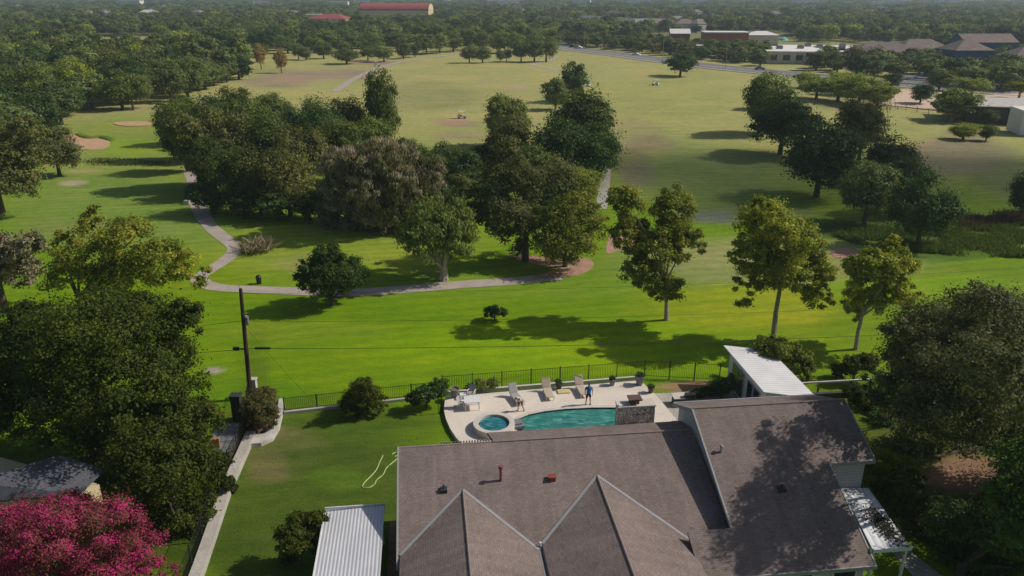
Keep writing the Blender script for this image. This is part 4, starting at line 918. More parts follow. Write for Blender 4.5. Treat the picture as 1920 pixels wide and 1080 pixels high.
m = MB(); m.box(22.8, 30.87, 2.5, 24.98, 30.95, 2.74); m.build('fascia_board', M['white'], o, off=R_)
for u, v in ((22.95, 31.1), (24.8, 31.1), (25.1, 33.6), (25.4, 36.1)): m = MB(); m.box(u-.06, v-.06, 0, u+.06, v+.06, 2.55); m.build('post', M['white'], o, off=R_)
g = np.random.default_rng(3); n = 560; P = np.stack([g.normal(24.45, .34, n), g.normal(32.7, .8, n), np.full(n, 2.78)], 1)-np.array([24, 33.5, 0]); d = unit(g.normal(size=(n, 3))*np.array([1, 1, .25])); b = np.cross(d, [0, 0, 1.])
V = np.stack([P-d*.09, P+b*.05, P+d*.09, P-b*.05], 1).reshape(-1, 3)
lt = link(bpy.data.objects.new('leaf_litter', mesh_quads('leaf_litter', V, np.arange(n*4).reshape(n, 4), np.tile([.018, .02, .012], (n*4, 1)), M['leafd']))); lt.location = W(24, 33.5); lt.rotation_euler = (0, 0, YAW)
tag(lt, 'dark fallen leaves lying on the patio cover', None, None, 'stuff')

# ---- yard ground surfaces
def flat(name, uvs, z0, z1, mat, label, kind='structure', holes=()):
    m = MB().prism([tuple(W(*p)[:2]) for p in uvs], z0, z1, [[tuple(W(*p)[:2]) for p in h] for h in holes]); return tag(m.build(name, M[mat]), label, None, None, kind)
flat('side_path', [(-3.0, 27), (-1.8, 27), (-1.8, 39.8), (-3.0, 39.8)], -.1, .02, 'soil', 'dark bare side yard between carport and house')
flat('stone_path', [(26.0, 28), (28.3, 28), (27.6, 31.5), (26.8, 34.5), (26.0, 34.5)], -.1, .03, 'concrete', 'worn stone path in deep shade on the right')

# ---- pool deck, pool, spa
ZD = .32
dk = [(835, 745), (850, 743), (1200, 713), (1212, 722)]
P1 = [UV(G(x, y, ZD)) for x, y in ((1200, 713), (835, 744))]
left = [UV(G(x, y, ZD)) for x, y in ((832, 768), (836, 785), (844, 803), (855, 820), (868, 834))]
right = [UV(G(x, y, ZD)) for x, y in ((1268, 786), (1240, 752), (1222, 733))]
deck = P1+left+[(3.2, 44.6), (4.0, 42.3), (18.4, 43.3), (18.3, 46.5)]+right
pool_top = [UV(G(x, y, ZD)) for x, y in ((1163, 762), (1110, 762), (1060, 764.5), (1020, 769), (990, 775), (970, 783), (962, 791), (962, 800))]
pool = pool_top+[(5.9, 46.6), (6.6, 45.7), (7.8, 45.0), (9.6, 44.6), (14.0, 44.6)]
def catmull(P, k=5, closed=True):
    Q = []; n = len(P); P = [Vector((*p, 0)) for p in P]
    for i in range(n):
        a, b, c, d = P[i-1], P[i], P[(i+1) % n], P[(i+2) % n]
        for j in range(k):
            t = j/k; q = .5*((2*b)+(c-a)*t+(2*a-5*b+4*c-d)*t*t+(3*b-a-3*c+d)*t**3); Q.append((q.x, q.y))
    return Q
hole = catmull(pool[:-1], 4)
hole = [h for h in hole if h[0] < 14.0]+[(14.0, 44.65), (14.0, pool_top[0][1])] if False else pool
pl = []
for i, p in enumerate(pool): pl.append(p)
flat('pool_deck', deck, -.1, ZD, 'deck', 'pale concrete pool deck', holes=[pl])
flat('pool_water', [(p[0], p[1]) for p in pl], .01, .17, 'water', 'rippled turquoise water of the curved pool')
m = MB(); L = pl
for i in range(len(L)):
    a, b = Vector((*L[i], 0)), Vector((*L[(i+1) % len(L)], 0)); d = (b-a); 
    if d.length < 1e-3: continue
    d.normalize(); nn = Vector((d.y, -d.x, 0))*.16
    A, B = W(*(a-nn)[:2], ZD+.004), W(*(b-nn)[:2], ZD+.004); A2, B2 = W(*(a+nn)[:2], ZD+.004), W(*(b+nn)[:2], ZD+.004)
    m.slab([A2, B2, B, A] if (B2-A2).cross(B-A2).z > 0 else [A, B, B2, A2], .03)
tag(m.build('pool_coping', M['coping']), 'pale coping round the pool edge', None, None, 'structure')
sp = G(926, 792, .85); su, sv = sp.x, sp.y
o = empty('spa', (su, sv, 0), 0, 'round raised hot tub at the left end of the pool', 'hot tub')
m = MB(); m.lathe([(1.52, .3), (1.52, .85), (1.15, .85), (1.15, .5), (0, .5)], 40, cap0=False, cap1=False); m.build('rim', M['coping'], o)
m = MB(); m.lathe([(1.15, .66), (.01, .66)], 40, cap0=False); m.build('water', M['spa_water'], o)
o = empty('spillway', G(972, 797, ZD), YAW, 'grey stone spillway between hot tub and pool', 'spillway')
m = MB(); m.box(-.5, -.6, 0, .35, .45, .22, .2); m.box(-.7, -.4, .22, .2, .3, .34, .2); m.build('stone', M['pot'], o)

# ---- the yard walls and fences
def fence(name, pts, h, label, mat='black', post_every=2.4, picket=.14, z0=0., rails=(.15, .95), pr=.011, pk=.035, group=None, cat='fence', gapz=.08):
    P = [Vector(p) for p in pts]; o = empty(name, (P[0].x, P[0].y, 0), 0, label, cat, group); off = (P[0].x, P[0].y, 0)
    for a, b in zip(P, P[1:]):
        L = (b-a).length; n = max(1, round(L/post_every)); d = (b-a).normalized()
        for i in range(n+(1 if b == P[-1] else 0)):
            q = a+(b-a)*i/n; m = MB(); m.box(q.x-pk, q.y-pk, q.z+z0, q.x+pk, q.y+pk, q.z+z0+h+.06); m.build('post', M[mat], o, off=off)
        m = MB()
        for f in rails: m.tube([a+Vector((0, 0, z0+h*f)), b+Vector((0, 0, z0+h*f))], .02, 4)
        k = int(L/picket)
        for i in range(1, k):
            q = a+(b-a)*i/k; m.tube([q+Vector((0, 0, z0+gapz)), q+Vector((0, 0, z0+h))], pr, 4, False)
        m.build('fence_panel', M[mat], o, off=off)
    return o
FB = [G(1368, 722), G(1222, 722), G(1160, 722), G(835, 748)]
fa = [W(23.6, 55.0), W(17.6, 56.35), W(.7, 55.5)]
fence('iron_fence', fa, 1.65, 'black iron picket fence along the back of the pool deck')
fence('iron_fence', [W(.65, 55.4), W(-11.5, 54.0)], 1.25, 'low black iron fence at the back of the yard lawn')
fence('iron_fence', [W(.6, 55.2), W(.55, 52.4)], 1.5, 'short dark gate fence beside the white table')
flat('retaining_wall', [(-11.5, 53.85), (.6, 55.2), (.6, 55.0), (-11.5, 53.6)], -.1, .22, 'concrete', 'low concrete kerb under the yard fence')
flat('raised_kerb', [(.8, 55.35), (17.4, 56.2), (17.4, 56.0), (.8, 55.1)], -.1, .36, 'coping', 'pale kerb behind the loungers')
# the left boundary wall
wl = [W(-13.42, 27), W(-13.42, 36.6), W(-13.6, 44), W(-13.35, 50.6)]
o = empty('boundary_wall', wl[0], 0, 'long pale concrete wall along the left side of the yard', 'wall'); m = MB()
for a, b in zip(wl, wl[1:]):
    d = (b-a).normalized(); nn = Vector((-d.y, d.x, 0))*.33; m.slab([a-nn+Vector((0, 0, .5)), b-nn+Vector((0, 0, .5)), b+nn+Vector((0, 0, .5)), a+nn+Vector((0, 0, .5))][::1], .6)
m.build('wall_body', M['concrete'], o, off=wl[0])
fence('iron_fence', [p+Vector((-.42, 0, 0)) for p in wl]+[W(-14.6, 56.5)], 1.7, 'black picket fence behind the pale boundary wall', picket=.11, post_every=2.2)
# corner bed by the pole
bed = [UV(G(x, y, .05)) for x, y in ((464, 838), (490, 836), (512, 826), (524, 806), (530, 780), (531, 752), (524, 752), (515, 800), (495, 818), (466, 822))]
flat('bed_kerb', bed, -.1, .3, 'offwhite', 'curved pale edging of the corner bed')
flat('planting_bed', [UV(G(x, y)) for x, y in ((466, 824), (495, 820), (516, 802), (526, 755), (470, 752))], -.1, .1, 'soil', 'brown mulch of the corner bed')
o = empty('compost_box', G(424, 838), YAW, 'dark timber compost box behind the boundary wall', 'box')
m = MB(); m.box(-.8, -2.2, 0, .8, 1.6, .9); m.build('box_body', M['wood'], o)
m = MB(); m.box(-.85, -2.25, .9, .85, -.9, .96); m.box(-.85, -.7, .9, .85, 1.65, .93); m.build('lid', M['pot'], o)
o = empty('timber_stack', G(407, 862), YAW+.1, 'upright orange timber panel beside the compost box', 'panel'); m = MB()
for i in range(5): m.box(-.3+i*.13, -.08, 0, -.19+i*.13, .1, 1.7-.05*(i % 2))
m.box(-.32, .1, .3, .35, .16, .42); m.box(-.32, .1, 1.2, .35, .16, 1.32)
m.build('panel_boards', M['orange_wood'], o)
# stone pillar and meter near the pole
m = MB(); p = G(477, 745); m.box(p.x-.3, p.y-.2, 0, p.x+.3, p.y+.2, 1.6); m.box(p.x-.36, p.y-.26, 1.6, p.x+.36, p.y+.26, 1.7); tag(m.build('gate_pillar', M['offwhite']), 'pale square pillar behind the utility pole base', 'pillar')
m = MB(); p = G(448, 786); m.box(p.x-.35, p.y-.3, 0, p.x+.35, p.y+.3, 2.0); m.box(p.x-.42, p.y-.36, 2.0, p.x+.42, p.y+.36, 2.12); tag(m.build('gate_pillar', M['dark']), 'dark square pillar at the end of the boundary wall', 'pillar')
# picket fence close behind the roof
o = empty('picket_fence', W(.3, 45.3), YAW, 'weathered white picket fence just behind the house roof', 'fence'); m = MB()
for i in range(28):
    u = .3+i*.19; m.slab([(u, 45.3, 1.9), (u+.1, 45.3, 1.9), (u+.1, 45.33, 1.9), (u, 45.33, 1.9)], 1.85)
m.build('pickets', M['offwhite'], o, off=(.3, 45.3, 0))
m = MB(); m.box(.2, 45.34, .3, 5.6, 45.39, .4); m.box(.2, 45.34, 1.35, 5.6, 45.39, 1.45); m.build('rail', M['wood'], o, off=(.3, 45.3, 0))

# ---- garden room
o = empty('garden_room', W(25.6, 50.8), YAW, 'white garden room with a bright ribbed metal roof', 'outbuilding'); R_ = (25.6, 50.8, 0)
m = MB(); m.slab([(23.75, 47.2, 3.25), (27.5, 46.5, 2.9), (27.5, 54.6, 2.9), (23.75, 55.2, 3.25)], .1); m.build('roof', M['metal_white_y'], o, off=R_)
m = MB(); m.slab([(24.15, 47.7, 3.0), (27.1, 47.4, 2.75), (27.1, 54.1, 2.75), (24.15, 54.7, 3.0)], 3.0); m.build('wall', M['white'], o, off=R_)
for v0, v1, nm in ((48.6, 49.5, 'window'), (49.8, 50.7, 'window'), (51.6, 52.5, 'door'), (52.7, 53.6, 'door')):
    m = MB(); m.box(24.08, v0, .25 if nm == 'door' else .5, 24.14, v1, 2.35); a = m.build(nm, M['glass'], o, off=R_)
    f = MB(); zb = .25 if nm == 'door' else .5
    f.box(24.06, v0-.07, zb, 24.13, v0, 2.42); f.box(24.06, v1, zb, 24.13, v1+.07, 2.42); f.box(24.06, v0, 2.35, 24.13, v1, 2.42); f.build('frame', M['fascia'], a, off=R_)
m = MB(); m.box(25.6, 46.9, 2.5, 27.2, 47.2, 2.7); m.box(25.6, 46.9, 0, 25.7, 47.0, 2.5); m.box(27.1, 46.9, 0, 27.2, 47.0, 2.5); m.build('porch_frame', M['redbrick'], o, off=R_)
# little courtyard between deck and garden room
flat('courtyard', [(18.0, 43.6), (24, 43.6), (24, 53.2), (17.6, 53.6), (17.9, 51), (18.1, 49.4)], -.1, .06, 'concrete', 'grey paved court between deck and garden room')
def slabthing(name, label, cat, px, py, w, d, h, topm, legm, rz=YAW, z=0.06):
    o = empty(name, G(px, py, z), rz, label, cat); m = MB(); m.box(-w/2, -d/2, h-.08, w/2, d/2, h); m.build('top', M[topm], o)
    m = MB(); m.box(-w/2+.1, -d/2+.1, 0, w/2-.1, d/2-.1, h-.08); m.build('base', M[legm], o); return o
slabthing('outdoor_counter', 'pale slab topped counter right of the pool deck', 'counter', 1277, 757, 1.5, 1.0, .75, 'coping', 'dark')
slabthing('storage_box', 'small white box at the deck corner beside the roof', 'box', 1282, 797, .8, .6, .7, 'white', 'dark')
o = empty('gas_grill', G(1292, 760, .06), YAW, 'small black grill in the paved court', 'grill'); m = MB(); m.box(-.4, -.25, 0, .4, .25, .8); m.build('cabinet', M['dark'], o)
m = MB(); m.tube([(-.38, 0, .9), (.38, 0, .9)], .24, 12); m.build('lid', M['black'], o, smooth=False)
# rail fence on the right
o = empty('rail_fence', W(28.4, 52.0), YAW, 'grey wooden rail fence above a dark bank right of the garden room', 'fence'); R_ = (28.4, 52., 0)
m = MB(); m.box(28.4, 52.0, 1.0, 37.5, 52.14, 1.14); m.build('rail', M['offwhite'], o, off=R_)
for i in range(5): m = MB(); u = 28.45+i*2.2; m.box(u, 52.02, 0, u+.14, 52.12, 1.0); m.build('post', M['wood'], o, off=R_)
m = MB(); m.box(28.2, 51.2, 0, 37.5, 51.5, .5); m.build('base_board', M['dark'], o, off=R_)
# hose on the lawn
def curve_tube(name, pts, r, mat, label, cat, z=.03):
    P = [G(*p, z) if len(p) == 2 else Vector(p) for p in pts]; Q = []
    for i in range(len(P)-1):
        a, b, c, d = P[max(i-1, 0)], P[i], P[i+1], P[min(i+2, len(P)-1)]
        for j in range(5):
            t = j/5; Q.append(.5*((2*b)+(c-a)*t+(2*a-5*b+4*c-d)*t*t+(3*b-a-3*c+d)*t**3))
    Q.append(P[-1]); m = MB(); m.tube(Q, r, 6); return tag(m.build(name, M[mat]), label, cat)
curve_tube('garden_hose', [(748, 858), (735, 868), (724, 878), (718, 890), (706, 900), (702, 908), (692, 914), (680, 913), (684, 904), (696, 892), (706, 880), (712, 866), (718, 854)], .035, 'hose', 'pale green garden hose snaking over the yard lawn', 'hose')
curve_tube('garden_hose', [(735, 852), (742, 848), (748, 852), (740, 856)], .035, 'hose', 'short loop of pale hose at the house wall', 'hose')

# ---- neighbour's shed
S0 = UV(G(178, 945)); o = empty('garden_shed', G(100, 930), 0, 'shed with grey shingle roof beside the magenta crape myrtle', 'shed')
zc = 2.7
cn = [G(196, 896, 2.2), G(112, 853, 3.1), G(5, 880, 2.5), G(-60, 940, 2.0), G(60, 975, 2.1), G(152, 922, 2.1)]
apex = G(108, 856, 3.35); rr = G(196, 880, 2.25); rf = G(150, 925, 2.15); lf = G(-70, 945, 2.15); lb = G(-40, 890, 2.3)
m = MB(); m.slab([apex, lb, lf, rf], .1) if False else None
a1 = G(112, 853, 3.2); a2 = G(-60, 905, 3.2)
m.slab([a2, lf, rf, a1][::1], .1); m.slab([a1, rf, rr], .1)
m.build('roof', M['shingle_grey'], o, off=tuple(o.location))
m = MB(); q = [G(154, 926, 2.05), G(190, 905, 2.1)]
w0, w1, w2, w3 = G(160, 930, 2.0), G(186, 908, 2.0), G(186, 908, 2.0)+Vector((-8, 3, 0)), G(160, 930, 2.0)+Vector((-8, 0, 0))
m.slab([w0, w1, w2, w3], 2.0); m.build('wall', M['cream'], o, off=tuple(o.location))

# ================================================================ deck furniture
def chair_mb(seat_w=.55):
    pass
def lounger(px, py, rz, label, fab='sling', group='poolside loungers', back=55, z=ZD):
    o = empty('sun_lounger', G(px, py, z), rz, label, 'sun lounger', group)
    f = MB()
    for s in (-.33, .33): f.tube([(s, -1.25, .32), (s, .35, .34)], .025, 6); f.tube([(s, .35, .34), (s, .35+.75*math.cos(math.radians(back)), .34+.75*math.sin(math.radians(back)))], .025, 6)
    f.build('frame', M['white'], o)
    m = MB(); m.box(-.32, -1.25, .33, .32, .35, .38); m.build('seat', M[fab], o)
    c, s_ = math.cos(math.radians(back)), math.sin(math.radians(back))
    m = MB(); m.slab([(-.32, .33, .42), (.32, .33, .42), (.32, .33+.78*c, .42+.78*s_), (-.32, .33+.78*c, .42+.78*s_)], .06); m.build('backrest', M[fab], o)
    for x, y in ((-.3, -1.15), (.3, -1.15), (-.3, .2), (.3, .2)): m = MB(); m.box(x-.025, y-.025, 0, x+.025, y+.025, .32); m.build('leg', M['white'], o)
    return o
lounger(966, 748, YAW+.25, 'grey sun lounger behind the bending person', 'slingg', back=62)
lounger(1026, 738, YAW+.05, 'beige sun lounger between the grey lounger and the dark pot', back=62)
lounger(1088, 733, YAW+.1, 'beige sun lounger right of the dark pot', back=62)
o = empty('cushion', G(1057, 735, ZD), YAW, 'pale yellow flat cushion on the deck between two loungers', 'cushion'); m = MB(); m.box(-.5, -.3, 0, .5, .3, .1); m.build('pad', M['cushion'], o)
def potted(px, py, r, h, mat, label, plant=None, seed=0):
    o = empty('planter', G(px, py, ZD), 0, label, 'planter', 'planters on the pool deck'); m = MB()
    m.lathe([(r*.65, 0), (r*.95, h*.85), (r*1.12, h*.86), (r*1.12, h), (r*.95, h), (r*.9, h*.8), (0, h*.8)], 20, cap1=False); m.build('pot', M[mat], o, smooth=False)
    m = MB(); m.lathe([(r*.9, h*.83), (.01, h*.86)], 16, cap0=False); m.build('soil', M['soil'], o)
    if plant:
        V, Q, col, cc = crown_data(seed, [(0, 0, h+plant*.5, r*1.1, r*1.1, plant*.6)], 14, 40, .09, .4, PAL['dark']); link(bpy.data.objects.new('plant', mesh_quads('plant', V, Q, col, M['leaf'])), o)
potted(853, 744, .36, .75, 'pot', 'large grey planter at the left end of the deck')
potted(1199, 721, .38, .85, 'pot', 'largest grey planter at the back right deck corner', .1, 3)
potted(1148, 722, .26, .5, 'pot', 'small grey planter between lounger and back right corner', .25, 4)
potted(1048, 729, .28, .5, 'potd', 'dark planter with a plant between two loungers', .35, 5)
potted(1220, 736, .26, .5, 'potr', 'brown planter on the right edge of the deck', .15, 6)
o = empty('patio_table', G(885, 764, ZD), YAW, 'white square patio table', 'table'); m = MB(); m.box(-.6, -.55, .68, .6, .55, .73); m.build('table_top', M['white'], o)
for x, y in ((-.52, -.47), (.52, -.47), (-.52, .47), (.52, .47)): m = MB(); m.box(x-.03, y-.03, 0, x+.03, y+.03, .68); m.build('leg', M['white'], o)
def chair(px, py, rz, label):
    o = empty('patio_chair', G(px, py, ZD), rz, label, 'chair', 'patio chairs around the white table')
    m = MB(); m.box(-.26, -.25, .40, .26, .25, .44); m.build('seat', M['slingg'], o)
    m = MB(); m.slab([(-.26, .24, .46), (.26, .24, .46), (.26, .42, .95), (-.26, .42, .95)], .05); m.build('backrest', M['slingg'], o)
    for x, y in ((-.24, -.23), (.24, -.23), (-.24, .23), (.24, .23)): m = MB(); m.box(x-.02, y-.02, 0, x+.02, y+.02, .4); m.build('leg', M['white'], o)
    for x in (-.28, .28): m = MB(); m.box(x-.025, -.22, .6, x+.025, .3, .64); m.box(x-.02, -.22, .4, x+.02, -.18, .6); m.build('armrest', M['white'], o)
chair(867, 765, YAW+1.2, 'patio chair left of the white table, in front')
chair(884, 745, YAW-.4, 'patio chair behind the white table')
o = empty('side_table', G(868, 747, ZD), YAW, 'small low white side table by the left planter', 'table'); m = MB(); m.box(-.25, -.25, .36, .25, .25, .4); m.build('table_top', M['white'], o)
m = MB(); m.lathe([(.2, 0), (.05, .04), (.05, .36)], 10); m.build('pedestal', M['white'], o)

# ================================================================ people
def skin_mesh(name, V, Ed, R, mat, parent, sub=1):
    me = bpy.data.meshes.new(name); me.from_pydata(V, Ed, []); ob = bpy.data.objects.new(name+'_src', me); sc.collection.objects.link(ob)
    md = ob.modifiers.new('s', 'SKIN'); md.use_smooth_shade = True
    for sv, r in zip(me.skin_vertices[0].data, R):
        sv.radius = (r, r) if not hasattr(r, '__len__') else r
    me.skin_vertices[0].data[0].use_root = True
    ob.modifiers.new('b', 'SUBSURF').levels = sub
    dg = bpy.context.evaluated_depsgraph_get(); me2 = bpy.data.meshes.new_from_object(ob.evaluated_get(dg))
    bpy.data.objects.remove(ob); me2.name = name; me2.materials.clear(); me2.materials.append(mat)
    return link(bpy.data.objects.new(name, me2), parent)
def person(px, py, rz, label, J, shirt, short, hair, cap=None, sc_=1., legs_skin=True):
    o = empty('person', G(px, py, ZD), rz, label, 'person'); o.scale = (sc_,)*3
    names = list(J); V = [J[n] for n in names]; ix = {n: i for i, n in enumerate(names)}
    E_ = [('pel', 'waist'), ('waist', 'chest'), ('chest', 'neck'), ('neck', 'head0'), ('head0', 'head1'), ('head1', 'top')]
    for s in 'LR':
        E_ += [('pel', 'hip'+s), ('hip'+s, 'knee'+s), ('knee'+s, 'ank'+s), ('ank'+s, 'toe'+s), ('chest', 'sh'+s), ('sh'+s, 'el'+s), ('el'+s, 'wr'+s), ('wr'+s, 'palm'+s)]
    RR = {'pel': .13, 'waist': .12, 'chest': .14, 'neck': .055, 'head0': .075, 'head1': .092, 'top': .06, 'hip': .09, 'knee': .058, 'ank': .042, 'toe': .035, 'sh': .062, 'el': .042, 'wr': .028, 'palm': (.022, .038)}
    rad = [RR.get(n, RR.get(n[:-1])) for n in names]
    body_v = list(V); ed = [(ix[a], ix[b]) for a, b in E_]
    for s in 'LR':
        w_, p_ = Vector(J['wr'+s]), Vector(J['palm'+s]); d = (p_-w_).normalized(); side = Vector((1, 0, 0)) if s == 'R' else Vector((-1, 0, 0))
        side = Vector((0, 1, 0))
        for k, (of, ln) in enumerate(((-.027, .065), (-.009, .078), (.009, .072), (.027, .056))):
            a = p_+side*of; i = len(body_v); body_v += [tuple(a+d*.02), tuple(a+d*ln*.6), tuple(a+d*ln+Vector((0, 0, -.01)))]; rad += [.009, .008, .007]; ed += [(ix['palm'+s], i), (i, i+1), (i+1, i+2)]
        i = len(body_v); a = p_-d*.03+side*-.035; body_v += [tuple(a), tuple(a+side*-.02+d*.035)]; rad += [.011, .009]; ed += [(ix['palm'+s], i), (i, i+1)]
    b = skin_mesh('body', body_v, ed, rad, M['skin'], o, 1)
    h0 = Vector(J['head1']); fw = Vector((0, -1, 0))
    def cloth(nm, pts, segs, rads, mat):
        skin_mesh(nm, pts, segs, rads, M[mat], o, 1)
    mid = lambda a, b, t: tuple(Vector(J[a]).lerp(Vector(J[b]), t))
    cloth('shirt', [J['waist'], mid('waist', 'pel', .6), J['chest'], J['shL'], mid('shL', 'elL', .75), J['shR'], mid('shR', 'elR', .75), mid('chest', 'neck', .7)],
          [(0, 1), (0, 2), (2, 3), (3, 4), (2, 5), (5, 6), (2, 7)], [.15, .155, .165, .085, .07, .085, .07, .07], shirt)
    cloth('shorts', [J['pel'], J['hipL'], mid('hipL', 'kneeL', .8), J['hipR'], mid('hipR', 'kneeR', .8), mid('pel', 'waist', .5)],
          [(0, 1), (1, 2), (0, 3), (3, 4), (0, 5)], [.15, .115, .088, .115, .088, .14], short)
    for s in 'LR':
        a, t = Vector(J['ank'+s]), Vector(J['toe'+s]); skin_mesh('shoe', [tuple(a+Vector((0, 0, -.03))), tuple((a+t)/2), tuple(t)], [(0, 1), (1, 2)], [.055, .052, .045], M['dark'], o, 1)
    hd = (Vector(J['top'])-Vector(J['head0'])).normalized()
    skin_mesh('cap' if cap else 'hair', [tuple(h0+hd*.03-fw*.03), tuple(h0+hd*.085), tuple(h0+hd*.05+(fw*.14 if cap else -fw*.07))], [(0, 1), (1, 2)], [.098, .085, .05 if cap else .08], M[cap or hair], o, 1)
    f = MB(); 
    for s in (-1, 1): c = h0+fw*.088+Vector((s*.032, 0, 0)); f.lathe([(.012, c.z-.008), (.014, c.z), (.012, c.z+.008)], 8, (c.x, c.y))
    c = h0+fw*.085-hd*.06; f.box(c.x-.025, c.y-.012, c.z-.006, c.x+.025, c.y+.008, c.z+.006); f.build('face', M['dark'], o)
    c = h0+fw*.095-hd*.025; f = MB(); f.slab([(c.x-.012, c.y, c.z+.03), (c.x+.012, c.y, c.z+.03), (c.x+.018, c.y-.02, c.z), (c.x-.018, c.y-.02, c.z)][::-1], .02); f.build('nose', M['skin'], o)
    return o
JM = dict(pel=(0, 0, .92), waist=(0, .01, 1.08), chest=(0, 0, 1.30), neck=(0, -.01, 1.48), head0=(0, -.02, 1.54), head1=(0, -.03, 1.64), top=(0, -.03, 1.73),
 hipL=(-.1, 0, .86), kneeL=(-.15, -.02, .48), ankL=(-.19, .02, .07), toeL=(-.21, -.13, .03), hipR=(.1, 0, .86), kneeR=(.12, -.03, .48), ankR=(.14, .02, .07), toeR=(.17, -.13, .03),
 shL=(-.2, 0, 1.40), elL=(-.27, .04, 1.13), wrL=(-.27, -.10, .90), palmL=(-.26, -.13, .83), shR=(.2, 0, 1.40), elR=(.28, .03, 1.13), wrR=(.29, -.03, .88), palmR=(.29, -.05, .81))
person(1103, 758, .1, 'man in blue shirt and black shorts standing at the pool edge', JM, 'shirt_blue', 'shorts', 'hair', 'cap', 1.06)
JB = dict(pel=(0, 0, .84), waist=(-.02, -.12, .98), chest=(-.04, -.28, 1.12), neck=(-.05, -.42, 1.20), head0=(-.05, -.47, 1.23), head1=(-.05, -.54, 1.27), top=(-.05, -.62, 1.31),
 hipL=(-.1, .02, .80), kneeL=(-.12, -.08, .44), ankL=(-.14, 0, .07), toeL=(-.16, -.14, .03), hipR=(.1, .02, .80), kneeR=(.2, -.02, .44), ankR=(.27, .1, .07), toeR=(.33, -.02, .03),
 shL=(-.22, -.28, 1.18), elL=(-.26, -.38, .92), wrL=(-.2, -.5, .72), palmL=(-.19, -.53, .66), shR=(.14, -.28, 1.18), elR=(.2, -.4, .94), wrR=(.14, -.5, .74), palmR=(.13, -.53, .68))
person(975, 770, -.4, 'person in white shirt and maroon shorts bending forward by the hot tub', JB, 'shirt_white', 'shorts_red', 'hair', None, 1.05)
JW = dict(JM)
w_ = person(1121, 164, .4, 'far golfer in dark clothes standing right of the golf cart', JW, 'shorts', 'shorts', 'hair', None, 1.05); w_.location = GH(1121, 164)

# ================================================================ utility pole and wires
pb = G(470, 748); pt_ = None
o = empty('utility_pole', pb, 0, 'tall dark wooden utility pole behind the corner bed', 'utility pole')
# lean measured from the picture
d = ray(451, 541); t = (pb.y+.3)/d[1]; top = Vector((d[0]*t, pb.y+.3, CH+d[2]*t))
lean = top-pb
m = MB(); m.tube([(0, 0, -.3), tuple(lean*.5), tuple(lean)], [.19, .165, .13], 12); m.build('shaft', M['wood_pole'], o)
def onpole(z): return lean*(z/lean.z)
a = onpole(6.7); m = MB(); m.tube([a+Vector((.3, 0, .3)), a+Vector((.3, 0, -.35))], .13, 10); m.build('transformer', M['pot'], o)
m = MB(); 
for q in (.9, .1, -.6): b_ = a+Vector((.15, 0, q*.4)); m.tube([b_, b_+Vector((.16, 0, .05))], .045, 6)
m.build('insulator', M['white'], o)
b = onpole(4.35); m = MB(); m.box(b.x-1.0, b.y-.12, b.z-.12, b.x-.55, b.y+.12, b.z+.12); m.box(b.x-.7, b.y-.04, b.z-.03, b.x, b.y+.04, b.z+.03); m.build('splice_box', M['black'], o)
m = MB(); m.box(b.x+.7, b.y-.08, b.z-.02, b.x+1.9, b.y+.08, b.z+.11); m.build('splice_case', M['black'], o)
m = MB(); m.tube([lean-Vector((.05, 0, .3)), lean+Vector((-.1, 0, .35))], .03, 6); m.build('bracket', M['fascia'], o)
def wire(a, b, sag, label, r=.014, n=24):
    a, b = Vector(a), Vector(b); P = [a.lerp(b, i/n)-Vector((0, 0, sag*4*(i/n)*(1-i/n))) for i in range(n+1)]
    m = MB(); m.tube(P, r, 4); tag(m.build('power_line', M['black']), label, 'cable', 'cables strung from the utility pole')
pw = lambda v: pb+v
def at(px, py, Y): d = ray(px, py); t = Y/d[1]; return Vector((d[0]*t, Y, CH+d[2]*t))
wire(pw(onpole(4.38)), at(1960, 612, pb.y+4), .55, 'lower cable running right across the whole lawn', .022)
wire(pw(onpole(6.6)), at(1960, 560, pb.y+4), .5, 'thin upper cable running right from the transformer', .010)
wire(pw(onpole(8.9)), at(1960, 500, pb.y+4), .5, 'topmost thin cable running right from the pole top', .009)
wire(pw(onpole(6.7)), at(-60, 640, pb.y-4), .3, 'cable running left from the transformer', .016)
wire(pw(onpole(4.3)), at(-60, 668, pb.y-4), .3, 'lower cable running left into the big tree', .022)
wire(pw(onpole(6.3)), (G(600, 768)).to_tuple(), .1, 'slanting guy wire down to the back fence', .010)

# ================================================================ far things
def golf_cart(px, py, rz, label, roof='white', body='white'):
    o = empty('golf_cart', GH(px, py), rz, label, 'golf cart', 'golf carts on the course')
    m = MB(); m.box(-1.15, -.55, .28, 1.1, .55, .5); m.box(.55, -.5, .5, 1.1, .5, .85); m.box(-.5, -.5, .5, .1, .5, .72); m.box(-1.15, -.5, .5, -.6, .5, .9); m.build('body', M[body], o)
    m = MB(); m.box(-.5, -.5, .72, .1, .5, .82); m.box(-.6, -.5, .82, -.48, .5, 1.2); m.build('seat', M['dark'], o)
    m = MB(); m.box(-.95, -.6, 1.78, .75, .6, 1.86); m.build('roof', M[roof], o)
    for x, y, x2 in ((.85, .5, .6), (.85, -.5, .6), (-.7, .5, -.8), (-.7, -.5, -.8)): m = MB(); m.tube([(x, y, .8), (x2, y, 1.78)], .025, 5); m.build('roof_post', M['dark'], o)
    for x in (-.78, .78):
        for y in (-.52, .52): m = MB(); m.tube([(x, y-.09, .24), (x, y+.09, .24)], .24, 12); m.build('wheel', M['black'], o)
golf_cart(866, 222, .1, 'golf cart parked on the dry patch of the middle fairway')
golf_cart(1229, 160, 2.6, 'golf cart on the open right fairway left of the lone tree')
golf_cart(1104, 162, 1.2, 'golf cart beside the far golfer by the central tree line')
golf_cart(357, 368, 1.7, 'dark golf cart in the shade on the cart path', 'fascia', 'dark')
golf_cart(706, 124, .3, 'tiny pale golf cart on the far left path')
